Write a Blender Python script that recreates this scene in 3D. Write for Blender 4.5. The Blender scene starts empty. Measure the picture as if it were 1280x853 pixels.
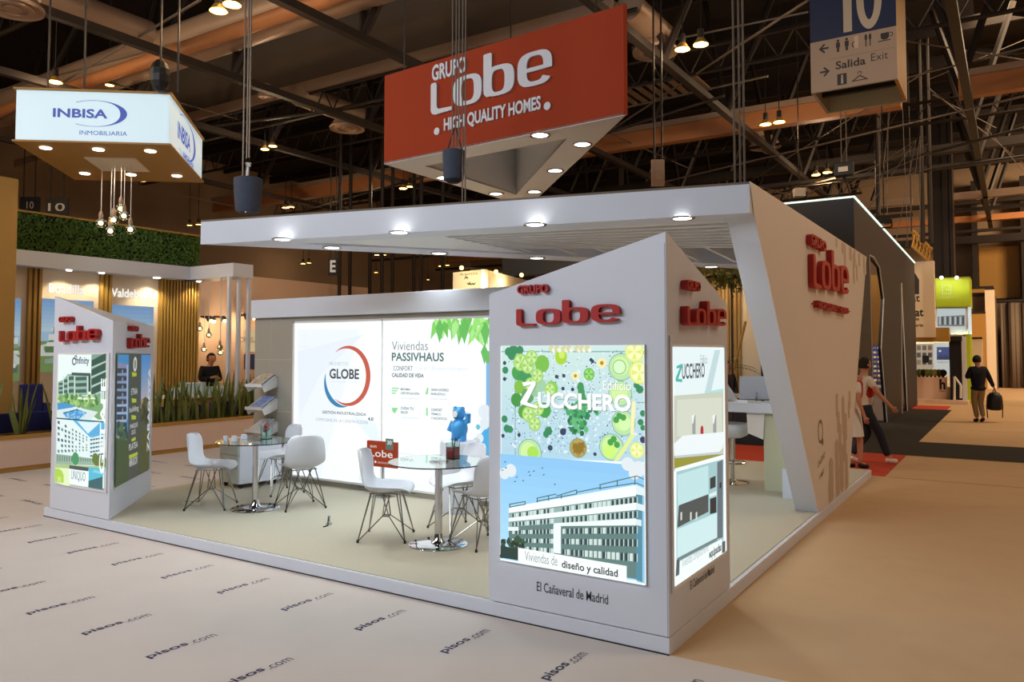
import bpy, bmesh, math, random
from math import sin, cos, pi, radians, tan, atan2, sqrt
from mathutils import Vector, Matrix
random.seed(7)
SC = bpy.context.scene
COL = SC.collection
# ---------------------------------------------------------------- camera
FPX, PCX, PCY = 970.0, 640.0, 397.6
YAW, PIT = radians(32.8), radians(2.5)
CAM = Vector((1.7756, -4.5034, 1.83))
FW = Vector((-sin(YAW)*cos(PIT), cos(YAW)*cos(PIT), sin(PIT)))
RT = Vector((cos(YAW), sin(YAW), 0))
UP = Vector((sin(YAW)*sin(PIT), -cos(YAW)*sin(PIT), cos(PIT)))
cd = bpy.data.cameras.new('camera'); cam = bpy.data.objects.new('camera', cd); COL.objects.link(cam)
cd.sensor_width = 36; cd.sensor_fit = 'HORIZONTAL'; cd.lens = FPX/1280*36; cd.shift_y = -(426.5-PCY)/1280
cd.clip_end = 300
cam.location = CAM
cam.rotation_euler = Matrix((RT, UP, -FW)).transposed().to_euler()
SC.camera = cam
# ---------------------------------------------------------------- world, exposure, hall light
SC.view_settings.view_transform = 'Standard'; SC.view_settings.look = 'None'
SC.view_settings.gamma = 1; SC.view_settings.use_curve_mapping = False
SC.view_settings.exposure = 0.0
w = bpy.data.worlds.new('hall'); SC.world = w; w.use_nodes = True
w.node_tree.nodes['Background'].inputs[0].default_value = (0.9, 0.62, 0.4, 1)
w.node_tree.nodes['Background'].inputs[1].default_value = 0.05
WARM = (1.0, .71, .43); NEUT = (1.0, .93, .90); COOL = (.86, .95, 1.0)
def area(name, loc, target, sx, sy, power, col):
    l = bpy.data.lights.new(name, 'AREA'); l.shape = 'RECTANGLE'; l.size = sx; l.size_y = sy; l.energy = power; l.color = col
    o = bpy.data.objects.new(name, l); COL.objects.link(o); o.location = loc
    d = Vector(target)-Vector(loc); o.rotation_euler = d.to_track_quat('-Z', 'Y').to_euler()
    return o
# rows of hall floodlights under the ceiling, the last an added fill (all above or behind the view)
area('hall_light_row_front', (-6, -9.5, 7.5), (-3, 0, 0), 9, 2, 880, (.84,.92,1.0))
area('hall_light_row_left', (-17, -5, 9.5), (-10, 3, 0), 8, 2, 850, WARM)
area('hall_light_row_right', (8, 5, 10.5), (2, 5, 0), 3, 10, 640, (1.0, .76, .54))
area('hall_light_row_aisle', (5, 22, 10.5), (1, 22, 0), 4, 14, 1500, WARM)
area('far_wall_fill', (10.5, 33, 10.5), (3, 45, 3), 4, 8, 4800, WARM)  # added fill to brighten the far end wall, no fixture there
def point(name, loc, power, col, r=.15):
    l = bpy.data.lights.new(name, 'POINT'); l.energy = power; l.color = col; l.shadow_soft_size = r
    o = bpy.data.objects.new(name, l); COL.objects.link(o); o.location = loc
def spot(name, loc, target, power, col, ang=110, r=.05, blend=.6):
    l = bpy.data.lights.new(name, 'SPOT'); l.energy = power; l.color = col; l.shadow_soft_size = r
    l.spot_size = radians(ang); l.spot_blend = blend
    o = bpy.data.objects.new(name, l); COL.objects.link(o); o.location = loc
    o.rotation_euler = (Vector(target)-Vector(loc)).to_track_quat('-Z', 'Y').to_euler()
# ---------------------------------------------------------------- pixel -> world
def ray(x, y): return FW + RT*((x-PCX)/FPX) + UP*(-(y-PCY)/FPX)
def atX(x, y, X): r = ray(x, y); return CAM + r*((X-CAM.x)/r.x)
def atY(x, y, Y): r = ray(x, y); return CAM + r*((Y-CAM.y)/r.y)
def atZ(x, y, Z=0.): r = ray(x, y); return CAM + r*((Z-CAM.z)/r.z)
def atD(x, y, d): return CAM + ray(x, y)*d
def atP(x, y, O, n):
    r = ray(x, y); return CAM + r*((Vector(O)-CAM).dot(n)/r.dot(n))
# ---------------------------------------------------------------- materials
def lin(c): c /= 255.; return c/12.92 if c <= .04045 else ((c+.055)/1.055)**2.4
def rgb(r, g, b): return (lin(r), lin(g), lin(b), 1)
def mat(name, c, rough=.6, metal=0, var=.05, scale=20, bump=0, emit=0, trans=0, coat=0, ior=1.45):
    m = bpy.data.materials.new(name); m.use_nodes = True; nt = m.node_tree; b = nt.nodes['Principled BSDF']
    col = rgb(*c)
    b.inputs['Roughness'].default_value = rough; b.inputs['Metallic'].default_value = metal
    b.inputs['IOR'].default_value = ior
    if trans: b.inputs['Transmission Weight'].default_value = trans
    if coat: b.inputs['Coat Weight'].default_value = coat
    b.inputs['Base Color'].default_value = col
    if var or bump:
        tc = nt.nodes.new('ShaderNodeTexCoord'); n = nt.nodes.new('ShaderNodeTexNoise'); n.inputs['Scale'].default_value = scale
        n.inputs['Detail'].default_value = 4; nt.links.new(tc.outputs['Object'], n.inputs['Vector'])
        if var:
            mx = nt.nodes.new('ShaderNodeMix'); mx.data_type = 'RGBA'
            mx.inputs['A'].default_value = tuple(min(1, v*(1-var)) for v in col[:3])+(1,)
            mx.inputs['B'].default_value = tuple(min(1, v*(1+var)) for v in col[:3])+(1,)
            nt.links.new(n.outputs['Fac'], mx.inputs['Factor']); nt.links.new(mx.outputs['Result'], b.inputs['Base Color'])
        if bump:
            bp = nt.nodes.new('ShaderNodeBump'); bp.inputs['Strength'].default_value = bump; bp.inputs['Distance'].default_value = .01
            nt.links.new(n.outputs['Fac'], bp.inputs['Height']); nt.links.new(bp.outputs['Normal'], b.inputs['Normal'])
    if emit:
        b.inputs['Emission Color'].default_value = col; b.inputs['Emission Strength'].default_value = emit
    return m
def print_mat(name, emit):
    m = bpy.data.materials.new(name); m.use_nodes = True; nt = m.node_tree; b = nt.nodes['Principled BSDF']
    a = nt.nodes.new('ShaderNodeAttribute'); a.attribute_name = 'ink'
    b.inputs['Roughness'].default_value = .5
    if emit:
        b.inputs['Base Color'].default_value = (.02, .02, .02, 1)
        nt.links.new(a.outputs['Color'], b.inputs['Emission Color']); b.inputs['Emission Strength'].default_value = emit
    else: nt.links.new(a.outputs['Color'], b.inputs['Base Color'])
    return m
M = dict(
    wirem=mat('grey_wire', (112, 100, 90), .5, .3, var=.05),
    lidshade=mat('shaded_lid', (112, 98, 84), .7, var=.03),
    white=mat('white_laminate', (213, 217, 228), .45, var=.015, scale=2),
    whiteboard=mat('white_board', (226, 226, 226), .55, var=.01, scale=3),
    tan=mat('warm_lit_side_wall', (222, 212, 204), .5, var=.02, scale=2),
    red=mat('red_lettering', (176, 34, 34), .45, var=.03),
    orange=mat('red_sign_face', (160, 50, 4), .8, var=.03, scale=3),
    beige=mat('beige_wall_board', (160, 154, 142), .6, var=.03, scale=4),
    carpet=mat('stand_carpet', (188, 181, 162), .95, var=.06, scale=60, bump=.15),
    hallcarpet=mat('tan_carpet', (200, 166, 128), .95, var=.07, scale=3, bump=.1),
    pcarpet=mat('pale_carpet', (204, 194, 188), .95, var=.05, scale=2.5, bump=.1),
    redcarpet=mat('red_carpet', (190, 62, 38), .95, var=.06, scale=40),
    blackcarpet=mat('black_carpet', (34, 29, 25), .95, var=.1, scale=40),
    navy=mat('navy_print', (52, 50, 82), .8, var=0),
    chair=mat('white_chair_plastic', (226, 230, 240), .3, var=.01),
    chrome=mat('chrome', (205, 207, 210), .08, 1, var=0),
    wire=mat('chromed_wire', (150, 148, 142), .25, 1, var=0),
    black=mat('black_plastic', (22, 22, 24), .5, var=.05),
    darkgrey=mat('charcoal_panel', (34, 38, 46), .55, var=.05, scale=5),
    metal=mat('dark_painted_steel', (46, 38, 34), .55, .2, var=.1),
    ceil=mat('dark_roof_deck', (34, 27, 25), .9, var=.2, scale=1),
    baffle=mat('dark_acoustic_baffle', (104, 92, 82), .9, var=.08, scale=.6),
    duct=mat('pale_air_duct', (172, 146, 126), .4, .25, var=.08, scale=2),
    wood=mat('orange_beam', (180, 120, 76), .5, var=.12, scale=3),
    gold=mat('gold_slat', (176, 138, 66), .45, var=.08, scale=6),
    goldwall=mat('ochre_panel', (176, 132, 64), .6, var=.04, scale=3),
    cream=mat('cream_wall', (232, 216, 192), .6, var=.03, scale=3),
    peach=mat('peach_counter', (222, 192, 172), .6, var=.03),
    soil=mat('dark_soil', (48, 34, 26), .95, var=.2, scale=40),
    blue=mat('navy_upholstery', (34, 36, 96), .8, var=.08),
    leaf=mat('snake_plant_leaf', (108, 116, 54), .5, var=.3, scale=9),
    leaf2=mat('palm_leaf', (60, 84, 34), .5, var=.3, scale=9),
    hedge=mat('hedge_leaf', (92, 124, 50), .6, var=.45, scale=7),
    hedgeback=mat('hedge_backing', (20, 30, 14), .9),
    lime=mat('lime_board', (172, 190, 30), .6, var=.03),
    grey=mat('hall_grey_wall', (150, 126, 102), .85, var=.08, scale=.6),
    curtain=mat('grey_curtain', (110, 96, 84), .9, var=.08, scale=3),
    skin=mat('skin', (196, 140, 112), .55, var=.04),
    hair=mat('dark_hair', (26, 20, 18), .7, var=.1),
    suit=mat('navy_suit_cloth', (20, 22, 34), .85, var=.1),
    khaki=mat('khaki_cloth', (150, 122, 84), .85, var=.06),
    jeans=mat('dark_jeans', (34, 40, 58), .85, var=.1),
    shirt=mat('white_cloth', (226, 220, 214), .8, var=.03),
    redcloth=mat('red_cloth', (186, 48, 40), .8, var=.05),
    sage=mat('sage_green_board', (196, 196, 166), .6, var=.03),
    bag=mat('chain_bag_fabric', (66, 74, 92), .8, var=.15),
    chain=mat('galvanised_chain', (120, 110, 98), .5, .5, var=.1),
    glass=mat('clear_glass', (222, 244, 236), .02, var=0, trans=1),
    glassedge=mat('green_glass_edge', (110, 170, 150), .1, var=0, trans=.6),
    lampglow=mat('downlight_glow', (255, 252, 244), .5, var=0, emit=6),
    warmglow=mat('hall_lamp_glow', (255, 214, 110), .5, var=0, emit=9),
    bulbglow=mat('filament_glow', (255, 220, 150), .5, var=0, emit=5),
    led=mat('white_led_strip', (214, 240, 226), .5, var=0, emit=1.3),
    lightface=mat('backlit_white_panel', (196, 218, 228), .5, var=.08, scale=1.2, emit=.62),
    ink=print_mat('printed_ink', 0), inkglow=print_mat('glowing_print', 1.04), inkdim=print_mat('softly_lit_print', .6),
)
# ---------------------------------------------------------------- mesh builder
class MB:
    def __init__(s): s.v = []; s.f = []; s.c = []
    def add(s, vs, fs, c=None):
        n = len(s.v); s.v += [tuple(v) for v in vs]; s.f += [tuple(i+n for i in f) for f in fs]; s.c += [c]*len(fs); return s
    def box(s, a, b, c=None):
        x0, y0, z0 = (min(a[i], b[i]) for i in range(3)); x1, y1, z1 = (max(a[i], b[i]) for i in range(3))
        return s.add([(x0,y0,z0),(x1,y0,z0),(x1,y1,z0),(x0,y1,z0),(x0,y0,z1),(x1,y0,z1),(x1,y1,z1),(x0,y1,z1)],
              [(0,3,2,1),(4,5,6,7),(0,1,5,4),(1,2,6,5),(2,3,7,6),(3,0,4,7)], c)
    def cbox(s, c, sx, sy, sz, rot=0, ax='Z'):
        R = Matrix.Rotation(rot, 3, ax); c = Vector(c)
        vs = [c + R @ Vector((x*sx/2, y*sy/2, z*sz/2)) for z in (-1, 1) for x, y in ((-1,-1),(1,-1),(1,1),(-1,1))]
        return s.add(vs, [(0,3,2,1),(4,5,6,7),(0,1,5,4),(1,2,6,5),(2,3,7,6),(3,0,4,7)])
    def prism(s, pts, ext, c=None):   # pts polygon (3d), extruded by ext
        e = Vector(ext); n = len(pts); p = [Vector(q) for q in pts]
        return s.add(p+[q+e for q in p], [tuple(range(n))[::-1], tuple(range(n, 2*n))]+[(i, (i+1) % n, n+(i+1) % n, n+i) for i in range(n)], c)
    def loft2(s, a, b):               # two polygons with equal counts
        n = len(a)
        return s.add(list(a)+list(b), [tuple(range(n))[::-1], tuple(range(n, 2*n))]+[(i, (i+1) % n, n+(i+1) % n, n+i) for i in range(n)])
    def tube(s, a, b, r, n=8, r2=None):
        a, b = Vector(a), Vector(b); d = (b-a)
        if d.length < 1e-6: return s
        d.normalize(); u = d.orthogonal().normalized(); w_ = d.cross(u); r2 = r if r2 is None else r2
        A = [a+(u*cos(2*pi*i/n)+w_*sin(2*pi*i/n))*r for i in range(n)]; B = [b+(u*cos(2*pi*i/n)+w_*sin(2*pi*i/n))*r2 for i in range(n)]
        return s.loft2(A, B)
    def path(s, pts, r, n=6):
        for p, q in zip(pts, pts[1:]): s.tube(p, q, r, n)
        return s
    def lathe(s, prof, o=(0,0,0), n=24, axis=None, cap=True):
        o = Vector(o); Rm = Matrix.Identity(3) if axis is None else Vector((0,0,1)).rotation_difference(Vector(axis)).to_matrix()
        vs = [o + Rm @ Vector((r*cos(2*pi*i/n), r*sin(2*pi*i/n), z)) for r, z in prof for i in range(n)]
        fs = [(k*n+i, k*n+(i+1) % n, (k+1)*n+(i+1) % n, (k+1)*n+i) for k in range(len(prof)-1) for i in range(n)]
        if cap: fs += [tuple(range(n))[::-1], tuple(range((len(prof)-1)*n, len(prof)*n))]
        return s.add(vs, fs)
    def ball(s, c, r, n=12, m=8, sz=1):
        prof = [(r*sin(pi*k/m) if 0 < k < m else r*.02, -r*cos(pi*k/m)*sz) for k in range(m+1)]
        return s.lathe(prof, c, n)
def link(name, me, m, parent=None):
    o = bpy.data.objects.new(name, me); COL.objects.link(o)
    if m is not None and not me.materials: me.materials.append(m)
    if parent is not None: o.parent = parent
    return o
def build(name, mb, m, parent=None, smooth=0, bevel=0, world=True, thick=0):
    off = Vector((0,0,0))
    if parent is not None and world:
        p = parent
        while p is not None: off += p.location; p = p.parent
    me = bpy.data.meshes.new(name)
    me.from_pydata([tuple(Vector(v)-off) for v in mb.v], [], mb.f)
    bm = bmesh.new(); bm.from_mesh(me)
    if not any(c is not None for c in mb.c): bmesh.ops.recalc_face_normals(bm, faces=bm.faces)
    bm.to_mesh(me); bm.free()
    if any(c is not None for c in mb.c):
        ca = me.color_attributes.new('ink', 'FLOAT_COLOR', 'CORNER')
        for p in me.polygons:
            col = mb.c[p.index] or (1, 1, 1, 1)
            for li in p.loop_indices: ca.data[li].color = col
    if smooth:
        me.shade_smooth(); me.set_sharp_from_angle(angle=radians(smooth))
    o = link(name, me, m, parent)
    if thick: md = o.modifiers.new('thickness', 'SOLIDIFY'); md.thickness = thick; md.offset = 0
    if bevel: md = o.modifiers.new('bevel', 'BEVEL'); md.width = bevel; md.segments = 2; md.limit_method = 'ANGLE'
    return o
def tag(o, label=None, cat=None, group=None, kind=None):
    if label: o['label'] = label
    if cat: o['category'] = cat
    if group: o['group'] = group
    if kind: o['kind'] = kind
    return o
def thing(name, label, cat, loc=(0,0,0), rotz=0, group=None):
    o = bpy.data.objects.new(name, None); COL.objects.link(o); o.location = loc; o.rotation_euler = (0,0,rotz)
    o.empty_display_size = .2
    return tag(o, label, cat, group)
def dup(r, loc, rotz=0, label=None, group=None, parent=None, scale=None):
    c = r.copy(); COL.objects.link(c); c.location = loc; c.rotation_euler = (0,0,rotz)
    if scale: c.scale = (scale,)*3
    if label: c['label'] = label
    if group: c['group'] = group
    if parent is not None: c.parent = parent
    for ch in list(r.children):
        d = ch.copy(); COL.objects.link(d); d.parent = c
        for g in list(ch.children): e = g.copy(); COL.objects.link(e); e.parent = d
    return c
# ---------------------------------------------------------------- text and glyph geometry
_tc = {}
def text_geo(s, bold=0, res=3):
    k = (s, bold)
    if k in _tc: return _tc[k]
    cu = bpy.data.curves.new('t', 'FONT'); cu.body = s; cu.size = 1; cu.offset = bold; cu.resolution_u = res
    o = bpy.data.objects.new('t', cu); COL.objects.link(o)
    dg = bpy.context.evaluated_depsgraph_get(); me = bpy.data.meshes.new_from_object(o.evaluated_get(dg))
    vs = [v.co.copy() for v in me.vertices]; fs = [tuple(p.vertices) for p in me.polygons]
    bpy.data.objects.remove(o); bpy.data.curves.remove(cu); bpy.data.meshes.remove(me)
    x0 = min(v.x for v in vs); x1 = max(v.x for v in vs); y0 = min(v.y for v in vs); y1 = max(v.y for v in vs)
    vs = [((v.x-x0)/(x1-x0), (v.y-y0)/(y1-y0)) for v in vs]
    # boundary edges for extrusion
    cnt = {}
    for f in fs:
        for a, b in zip(f, f[1:]+f[:1]): cnt[(a, b)] = 1
    bd = [e for e in cnt if (e[1], e[0]) not in cnt]
    # (unmerged duplicates do not matter: walls only need directed edges)
    _tc[k] = (vs, fs, bd, (x1-x0)/(y1-y0)); return _tc[k]
def put_text(mb, s, O, ux, uy, w_, h, depth=0, bold=0, c=None):
    """text filling the box O, O+ux*w, O+uy*h; depth extrudes along the normal"""
    vs, fs, bd, asp = text_geo(s, bold); O = Vector(O); n = ux.cross(uy).normalized()
    P = [O+ux*(x*w_)+uy*(y*h) for x, y in vs]
    if depth:
        k = len(P); mb.add(P+[p+n*depth for p in P], [f[::-1] for f in fs]+[tuple(i+k for i in f) for f in fs]+[(a, b, b+k, a+k) for a, b in bd], c)
    else: mb.add(P, fs, c)
def sup(cx, cy, rx, ry, n=40, e=3.2, a0=0, a1=2*pi, closed=True):
    out = []
    for i in range(n if closed else n+1):
        a = a0+(a1-a0)*i/n; ca, sa = cos(a), sin(a)
        out.append((cx+rx*abs(ca)**(2/e)*(1 if ca >= 0 else -1), cy+ry*abs(sa)**(2/e)*(1 if sa >= 0 else -1)))
    return out
def strip(mb, A, B, T, depth, closed):
    n = len(A); k = n if closed else n-1
    P = [T(x, y, 0) for x, y in A]+[T(x, y, 0) for x, y in B]+[T(x, y, depth) for x, y in A]+[T(x, y, depth) for x, y in B]
    F = []
    for i in range(k):
        j = (i+1) % n
        F += [(i, n+i, n+j, j), (2*n+i, 2*n+j, 3*n+j, 3*n+i), (i, j, 2*n+j, 2*n+i), (n+i, 3*n+i, 3*n+j, n+j)]
    if not closed: F += [(0, 2*n, 3*n, n), (n-1, 2*n-1, 4*n-1, 3*n-1)]
    mb.add(P, F)
def polyx(mb, pts, T, depth):
    n = len(pts); P = [T(x, y, 0) for x, y in pts]+[T(x, y, depth) for x, y in pts]
    mb.add(P, [tuple(range(n))[::-1], tuple(range(n, 2*n))]+[(i, (i+1) % n, n+(i+1) % n, n+i) for i in range(n)])
def wordmark(parent, O, ux, uy, w_, h, depth, m, small=None, below=None):
    """four wide rounded letters L o b e, each an object; frame 697 x 157 units"""
    sx, sy = w_/697., h/157.; n = ux.cross(uy).normalized(); O = Vector(O)
    T = lambda x, y, d: O+ux*((x-205)*sx)+uy*((360-y)*sy)+n*d
    b = MB(); polyx(b, [(206,256),(212,250),(236,250),(243,257),(243,330),(248,340),(258,344),(338,346),(340,352),(336,358),(232,361),(214,356),(206,345)], T, depth)
    build('letter', b, m, parent)
    b = MB(); strip(b, sup(432,304,85,50), sup(434,304,38,37), T, depth, True); build('letter', b, m, parent)
    b = MB(); strip(b, sup(614,299,87,49), sup(612,300,36,36), T, depth, True); polyx(b, [(528,206),(534,203),(570,203),(576,207),(576,345),(545,345),(532,336),(528,320)], T, depth*1.03)
    build('letter', b, m, parent)
    b = MB(); strip(b, sup(810,292,91,54,36,3.2,radians(2),radians(-328),False), sup(812,292,44,40,36,3.2,radians(2),radians(-328),False), T, depth, False)
    polyx(b, [(766,287),(900,287),(899,299),(766,300)], T, depth*.96); build('letter', b, m, parent)
class Print:
    """flat print on a plane, drawn in metres (u,v) or by corners of the photograph projected on the plane"""
    def __init__(s, O, ux, uy, lift=.002, step=.00004):
        s.O = Vector(O); s.ux = Vector(ux); s.uy = Vector(uy); s.n = s.ux.cross(s.uy).normalized(); s.z = lift; s.step = step; s.mb = MB()
    def P(s, u, v): return s.O+s.ux*u+s.uy*v+s.n*s.z
    def uv(s, x, y): p = atP(x, y, s.O, s.n)-s.O; return p.dot(s.ux), p.dot(s.uy)
    clip = None
    def cut(s, pts):
        if not s.clip: return pts
        n = len(s.clip)
        for i in range(n):
            (ax, ay), (bx, by) = s.clip[i], s.clip[(i+1) % n]; out = []
            d = lambda p: (bx-ax)*(p[1]-ay)-(by-ay)*(p[0]-ax)
            for j in range(len(pts)):
                p, q = pts[j-1], pts[j]; dp, dq = d(p), d(q)
                if (dp >= 0) != (dq >= 0): t_ = dp/(dp-dq); out.append((p[0]+(q[0]-p[0])*t_, p[1]+(q[1]-p[1])*t_))
                if dq >= 0: out.append(q)
            pts = out
            if len(pts) < 3: return []
        return pts
    def box_clip(s, u0, v0, u1, v1): s.clip = [(u0,v0),(u1,v0),(u1,v1),(u0,v1)]
    def poly(s, pts, c):
        s.z += s.step; pts = s.cut(pts)
        if pts: s.mb.add([s.P(*p) for p in pts], [tuple(range(len(pts)))], rgb(*c))
    def pp(s, pts, c): s.poly([s.uv(*p) for p in pts], c)
    def rect(s, u0, v0, u1, v1, c): s.poly([(u0,v0),(u1,v0),(u1,v1),(u0,v1)], c)
    def ell(s, u, v, ru, rv, c, n=20): s.poly([(u+ru*cos(2*pi*i/n), v+rv*sin(2*pi*i/n)) for i in range(n)], c)
    def pell(s, x, y, r, c, n=20, asp=1): u, v = s.uv(x, y); u2, _ = s.uv(x+r, y); s.ell(u, v, abs(u2-u), abs(u2-u)*asp, c, n)
    def many(s, items, c):
        s.z += s.step
        for pts in items:
            pts = s.cut(pts)
            if pts: s.mb.add([s.P(*p) for p in pts], [tuple(range(len(pts)))], rgb(*c))
    def grad(s, u0, v0, u1, v1, c0, c1, k=14):
        s.z += s.step
        for i in range(k):
            a, b_ = i/k, (i+1)/k; t = (i+.5)/k; c = tuple(c0[j]*(1-t)+c1[j]*t for j in range(3))
            s.mb.add([s.P(*p) for p in ((u0, v0+(v1-v0)*a), (u1, v0+(v1-v0)*a), (u1, v0+(v1-v0)*b_), (u0, v0+(v1-v0)*b_))], [(0,1,2,3)], rgb(*c))
    def text(s, t, u, v, h, c, w_=None, bold=0, rot=0):
        asp = text_geo(t, bold)[3]; w_ = w_ or h*asp; s.z += s.step
        ux, uy = s.ux, s.uy
        if rot: R = Matrix.Rotation(radians(rot), 3, s.n); ux, uy = R@ux, R@uy
        put_text(s.mb, t, s.P(u, v), ux, uy, w_, h, 0, bold, rgb(*c))
    def ptext(s, t, x0, yb, x1, yt, c, bold=0):   # left-bottom px, right x px, top y px at left
        u0, v0 = s.uv(x0, yb); u1, _ = s.uv(x1, yb); _, v1 = s.uv(x0, yt); s.text(t, u0, v0, v1-v0, c, abs(u1-u0), bold)
    def arc(s, u, v, r, a0, a1, t0, t1, c, n=30):
        s.z += s.step
        for i in range(n):
            A = radians(a0+(a1-a0)*i/n); B = radians(a0+(a1-a0)*(i+1)/n)
            f = lambda q: t0+(t1-t0)*sin(pi*q/n)
            s.mb.add([s.P(u+rr*cos(g), v+rr*sin(g)) for g, rr in ((A, r-f(i)/2), (B, r-f(i+1)/2), (B, r+f(i+1)/2), (A, r+f(i)/2))], [(0,1,2,3)], rgb(*c))
    def done(s, name, parent, m='inkglow'): return build(name, s.mb, M[m], parent)
X3, Y3, Z3 = Vector((1,0,0)), Vector((0,1,0)), Vector((0,0,1))
WHITE = (252, 254, 254)
# ================================================================ HALL
HX0, HX1, HY0, HY1, HZ = -34, 14, -14, 45, 12
def struct(name, mb, m, **k): return tag(build(name, mb, M[m], **k), kind='structure')
fl = struct('floor', MB().box((HX0, HY0, -.2), (HX1, HY1, 0)), 'hallcarpet')
fl['label'] = 'tan carpeted floor of the exhibition hall'
struct('ceiling', MB().box((HX0, HY0, HZ), (HX1, HY1, HZ+.2)), 'ceil')
struct('wall_back', MB().box((HX0, HY1, 0), (HX1, HY1+.2, HZ)), 'grey')
struct('wall_left', MB().box((HX0-.2, HY0, 0), (HX0, HY1, HZ)), 'grey')
struct('wall_right', MB().box((HX1, HY0, 0), (HX1+.2, HY1, HZ)), 'grey')
struct('wall_front', MB().box((HX0, HY0-.2, 0), (HX1, HY0, HZ)), 'grey')
# carpets laid on the floor
pc = MB().prism([(HX0,HY0,.001),(9,HY0,.001),(9,.01,.001),(-7.3,.01,.001),(-7.3,9,.001),(HX0,9,.001)], (0,0,.003))
pale = build('printed_carpet', pc, M['pcarpet'], fl)
build('black_carpet', MB().prism([(-9,10.85,.001),(6,10.85,.001),(6,13.3,.001),(.13,13.3,.001),(.13,23.5,.001),(-9,23.5,.001)], (0,0,.003)), M['blackcarpet'], fl)
build('red_carpet', MB().box((-6, 8.1, .001), (.16, 10.85, .005)), M['redcarpet'], fl)
build('red_carpet', MB().box((-4, 23.5, .001), (-.0, 25.4, .005)), M['redcarpet'], fl)
# seams of the aisle carpet
sm = MB()
for y in (8.05, 10.84, 16.5, 19.5, 27): sm.box((.16 if y > 10 else .2, y-.006, .0045), (9, y+.006, .006))
build('carpet_seam', sm, M['goldwall'], fl)
# printed lettering repeated over the pale carpet
vs0 = MB()
put_text(vs0, 'pisos', (0,0,0), Y3, -X3, .27, .085, bold=.022)
put_text(vs0, '.com', (0,.285,0), Y3, -X3, .175, .055, bold=-.004)
vs0.v = [(x-.0, y, z) for x, y, z in vs0.v]
pl0 = build('printed_lettering', vs0, M['navy'], fl, world=False)
spots = []
for r, y in enumerate((-.70, -1.72, -2.74, -3.76)):
    for k in range(-3, 20):
        x = -.42-.715*k
        if x < 8 and (CAM.xy-Vector((x,y))).length > .6: spots.append((x, y, 0))
for i in range(5):
    for k in range(9): spots.append((-10.4+.95*i, .3+.72*k, -pi/2))
pl0.location = (spots[0][0], spots[0][1], .0052)
for x, y, a in spots[1:]:
    c = pl0.copy(); COL.objects.link(c); c.location = (x, y, .0052); c.rotation_euler = (0,0,a); c.parent = fl
# ---------------------------------------------------------------- roof steel, ducts
ce = thing('roof_frame', None, None, (0,0,HZ-.02)); ce['kind'] = 'structure'; ce['label'] = 'dark steel roof frame with ducts under the hall ceiling'
def part(name, mb, m, parent, **k): return build(name, mb, M[m], parent, **k)
def yat(px, py, z): return atZ(px, py, z).y
# long orange beam running left to right behind the red sign
yc = yat(740, 172, 9)
part('beam', MB().box((-30, yc, 8.45), (-.6, yc+.35, 8.95)), 'wood', ce)
part('beam_flange', MB().box((-30, yc-.1, 8.95), (-.6, yc+.45, 9.12)), 'duct', ce)
part('beam', MB().box((.75, yc, 8.45), (12, yc+.35, 8.95)), 'wood', ce)
part('beam_flange', MB().box((.75, yc-.1, 8.95), (12, yc+.45, 9.12)), 'duct', ce)
# thin beam with the tall grey baffle on it
yb = yat(400, 102, 9)
part('beam', MB().box((-30, yb, 8.85), (-5.0, yb+.3, 9.12)), 'duct', ce)
part('baffle', MB().box((-22, yb+.1, 9.12), (-5.6, yb+.2, 11.9)), 'baffle', ce)
# fat round duct upper left
ya = yat(190, 80, 9)
part('duct', MB().tube((-32, ya, 9.2), (-6, ya, 9.2), .5, 20), 'duct', ce, smooth=40)
part('duct', MB().tube((-32, ya-.55, 8.75), (-6, ya-.55, 8.75), .16, 12), 'wood', ce, smooth=40)
# further beams
for Y, z0, x0, x1 in ((24.5, 8.4, -32, 12), (31.5, 8.0, -32, -1.6), (31.5, 8.0, -.1, 12), (38, 8, -32, 12)):
    part('beam', MB().box((x0, Y, z0), (x1, Y+.35, z0+.28)), {24.5:'metal',31.5:'duct',38:'wood'}[Y], ce)
    part('beam', MB().box((x0, Y, z0-.5), (x1, Y+.3, z0-.38)), 'metal', ce)
# lattice trusses left to right
for Y, z0, x0, x1 in ((yb+.15, 8.2, -24, -4.5), (13.6, 8.6, -28, 8), (20.5, 8.4, -28, 8), (28, 8.0, -28, -3), (4.4, 9.6, -24, -6)):
    b = MB().tube((x0,Y,z0), (x1,Y,z0), .05, 5).tube((x0,Y,z0+.62), (x1,Y,z0+.62), .05, 5)
    n = int((x1-x0)/.7)
    for i in range(n):
        xa = x0+(x1-x0)*i/n; xb = x0+(x1-x0)*(i+1)/n; b.tube((xa,Y,z0), ((xa+xb)/2,Y,z0+.62), .02, 4).tube(((xa+xb)/2,Y,z0+.62), (xb,Y,z0), .02, 4)
    tag(part('lattice', b, 'metal', ce), kind='stuff')
# trusses front to back with V struts
for X in (-23, -17.0, -13.0, -9.0, -4.4, 1.0, 5.5):
    part('truss_chord', MB().box((X-.09, -8, 8.0), (X+.09, 42, 8.16)), 'metal', ce)
    y = -6.5
    while y < 41:
        part('strut', MB().tube((X, y, 8.1), (X+1.1, y+1.2, 11.9), .09, 6), 'metal', ce)
        part('strut', MB().tube((X, y, 8.1), (X-1.0, y+1.3, 11.9), .09, 6), 'metal', ce)
        y += 4.4
# roof purlins
for i in range(18):
    part('purlin', MB().box((HX0, -12+3.1*i, 11.5), (HX1, -11.88+3.1*i, 11.9)), 'metal', ce)
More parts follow.
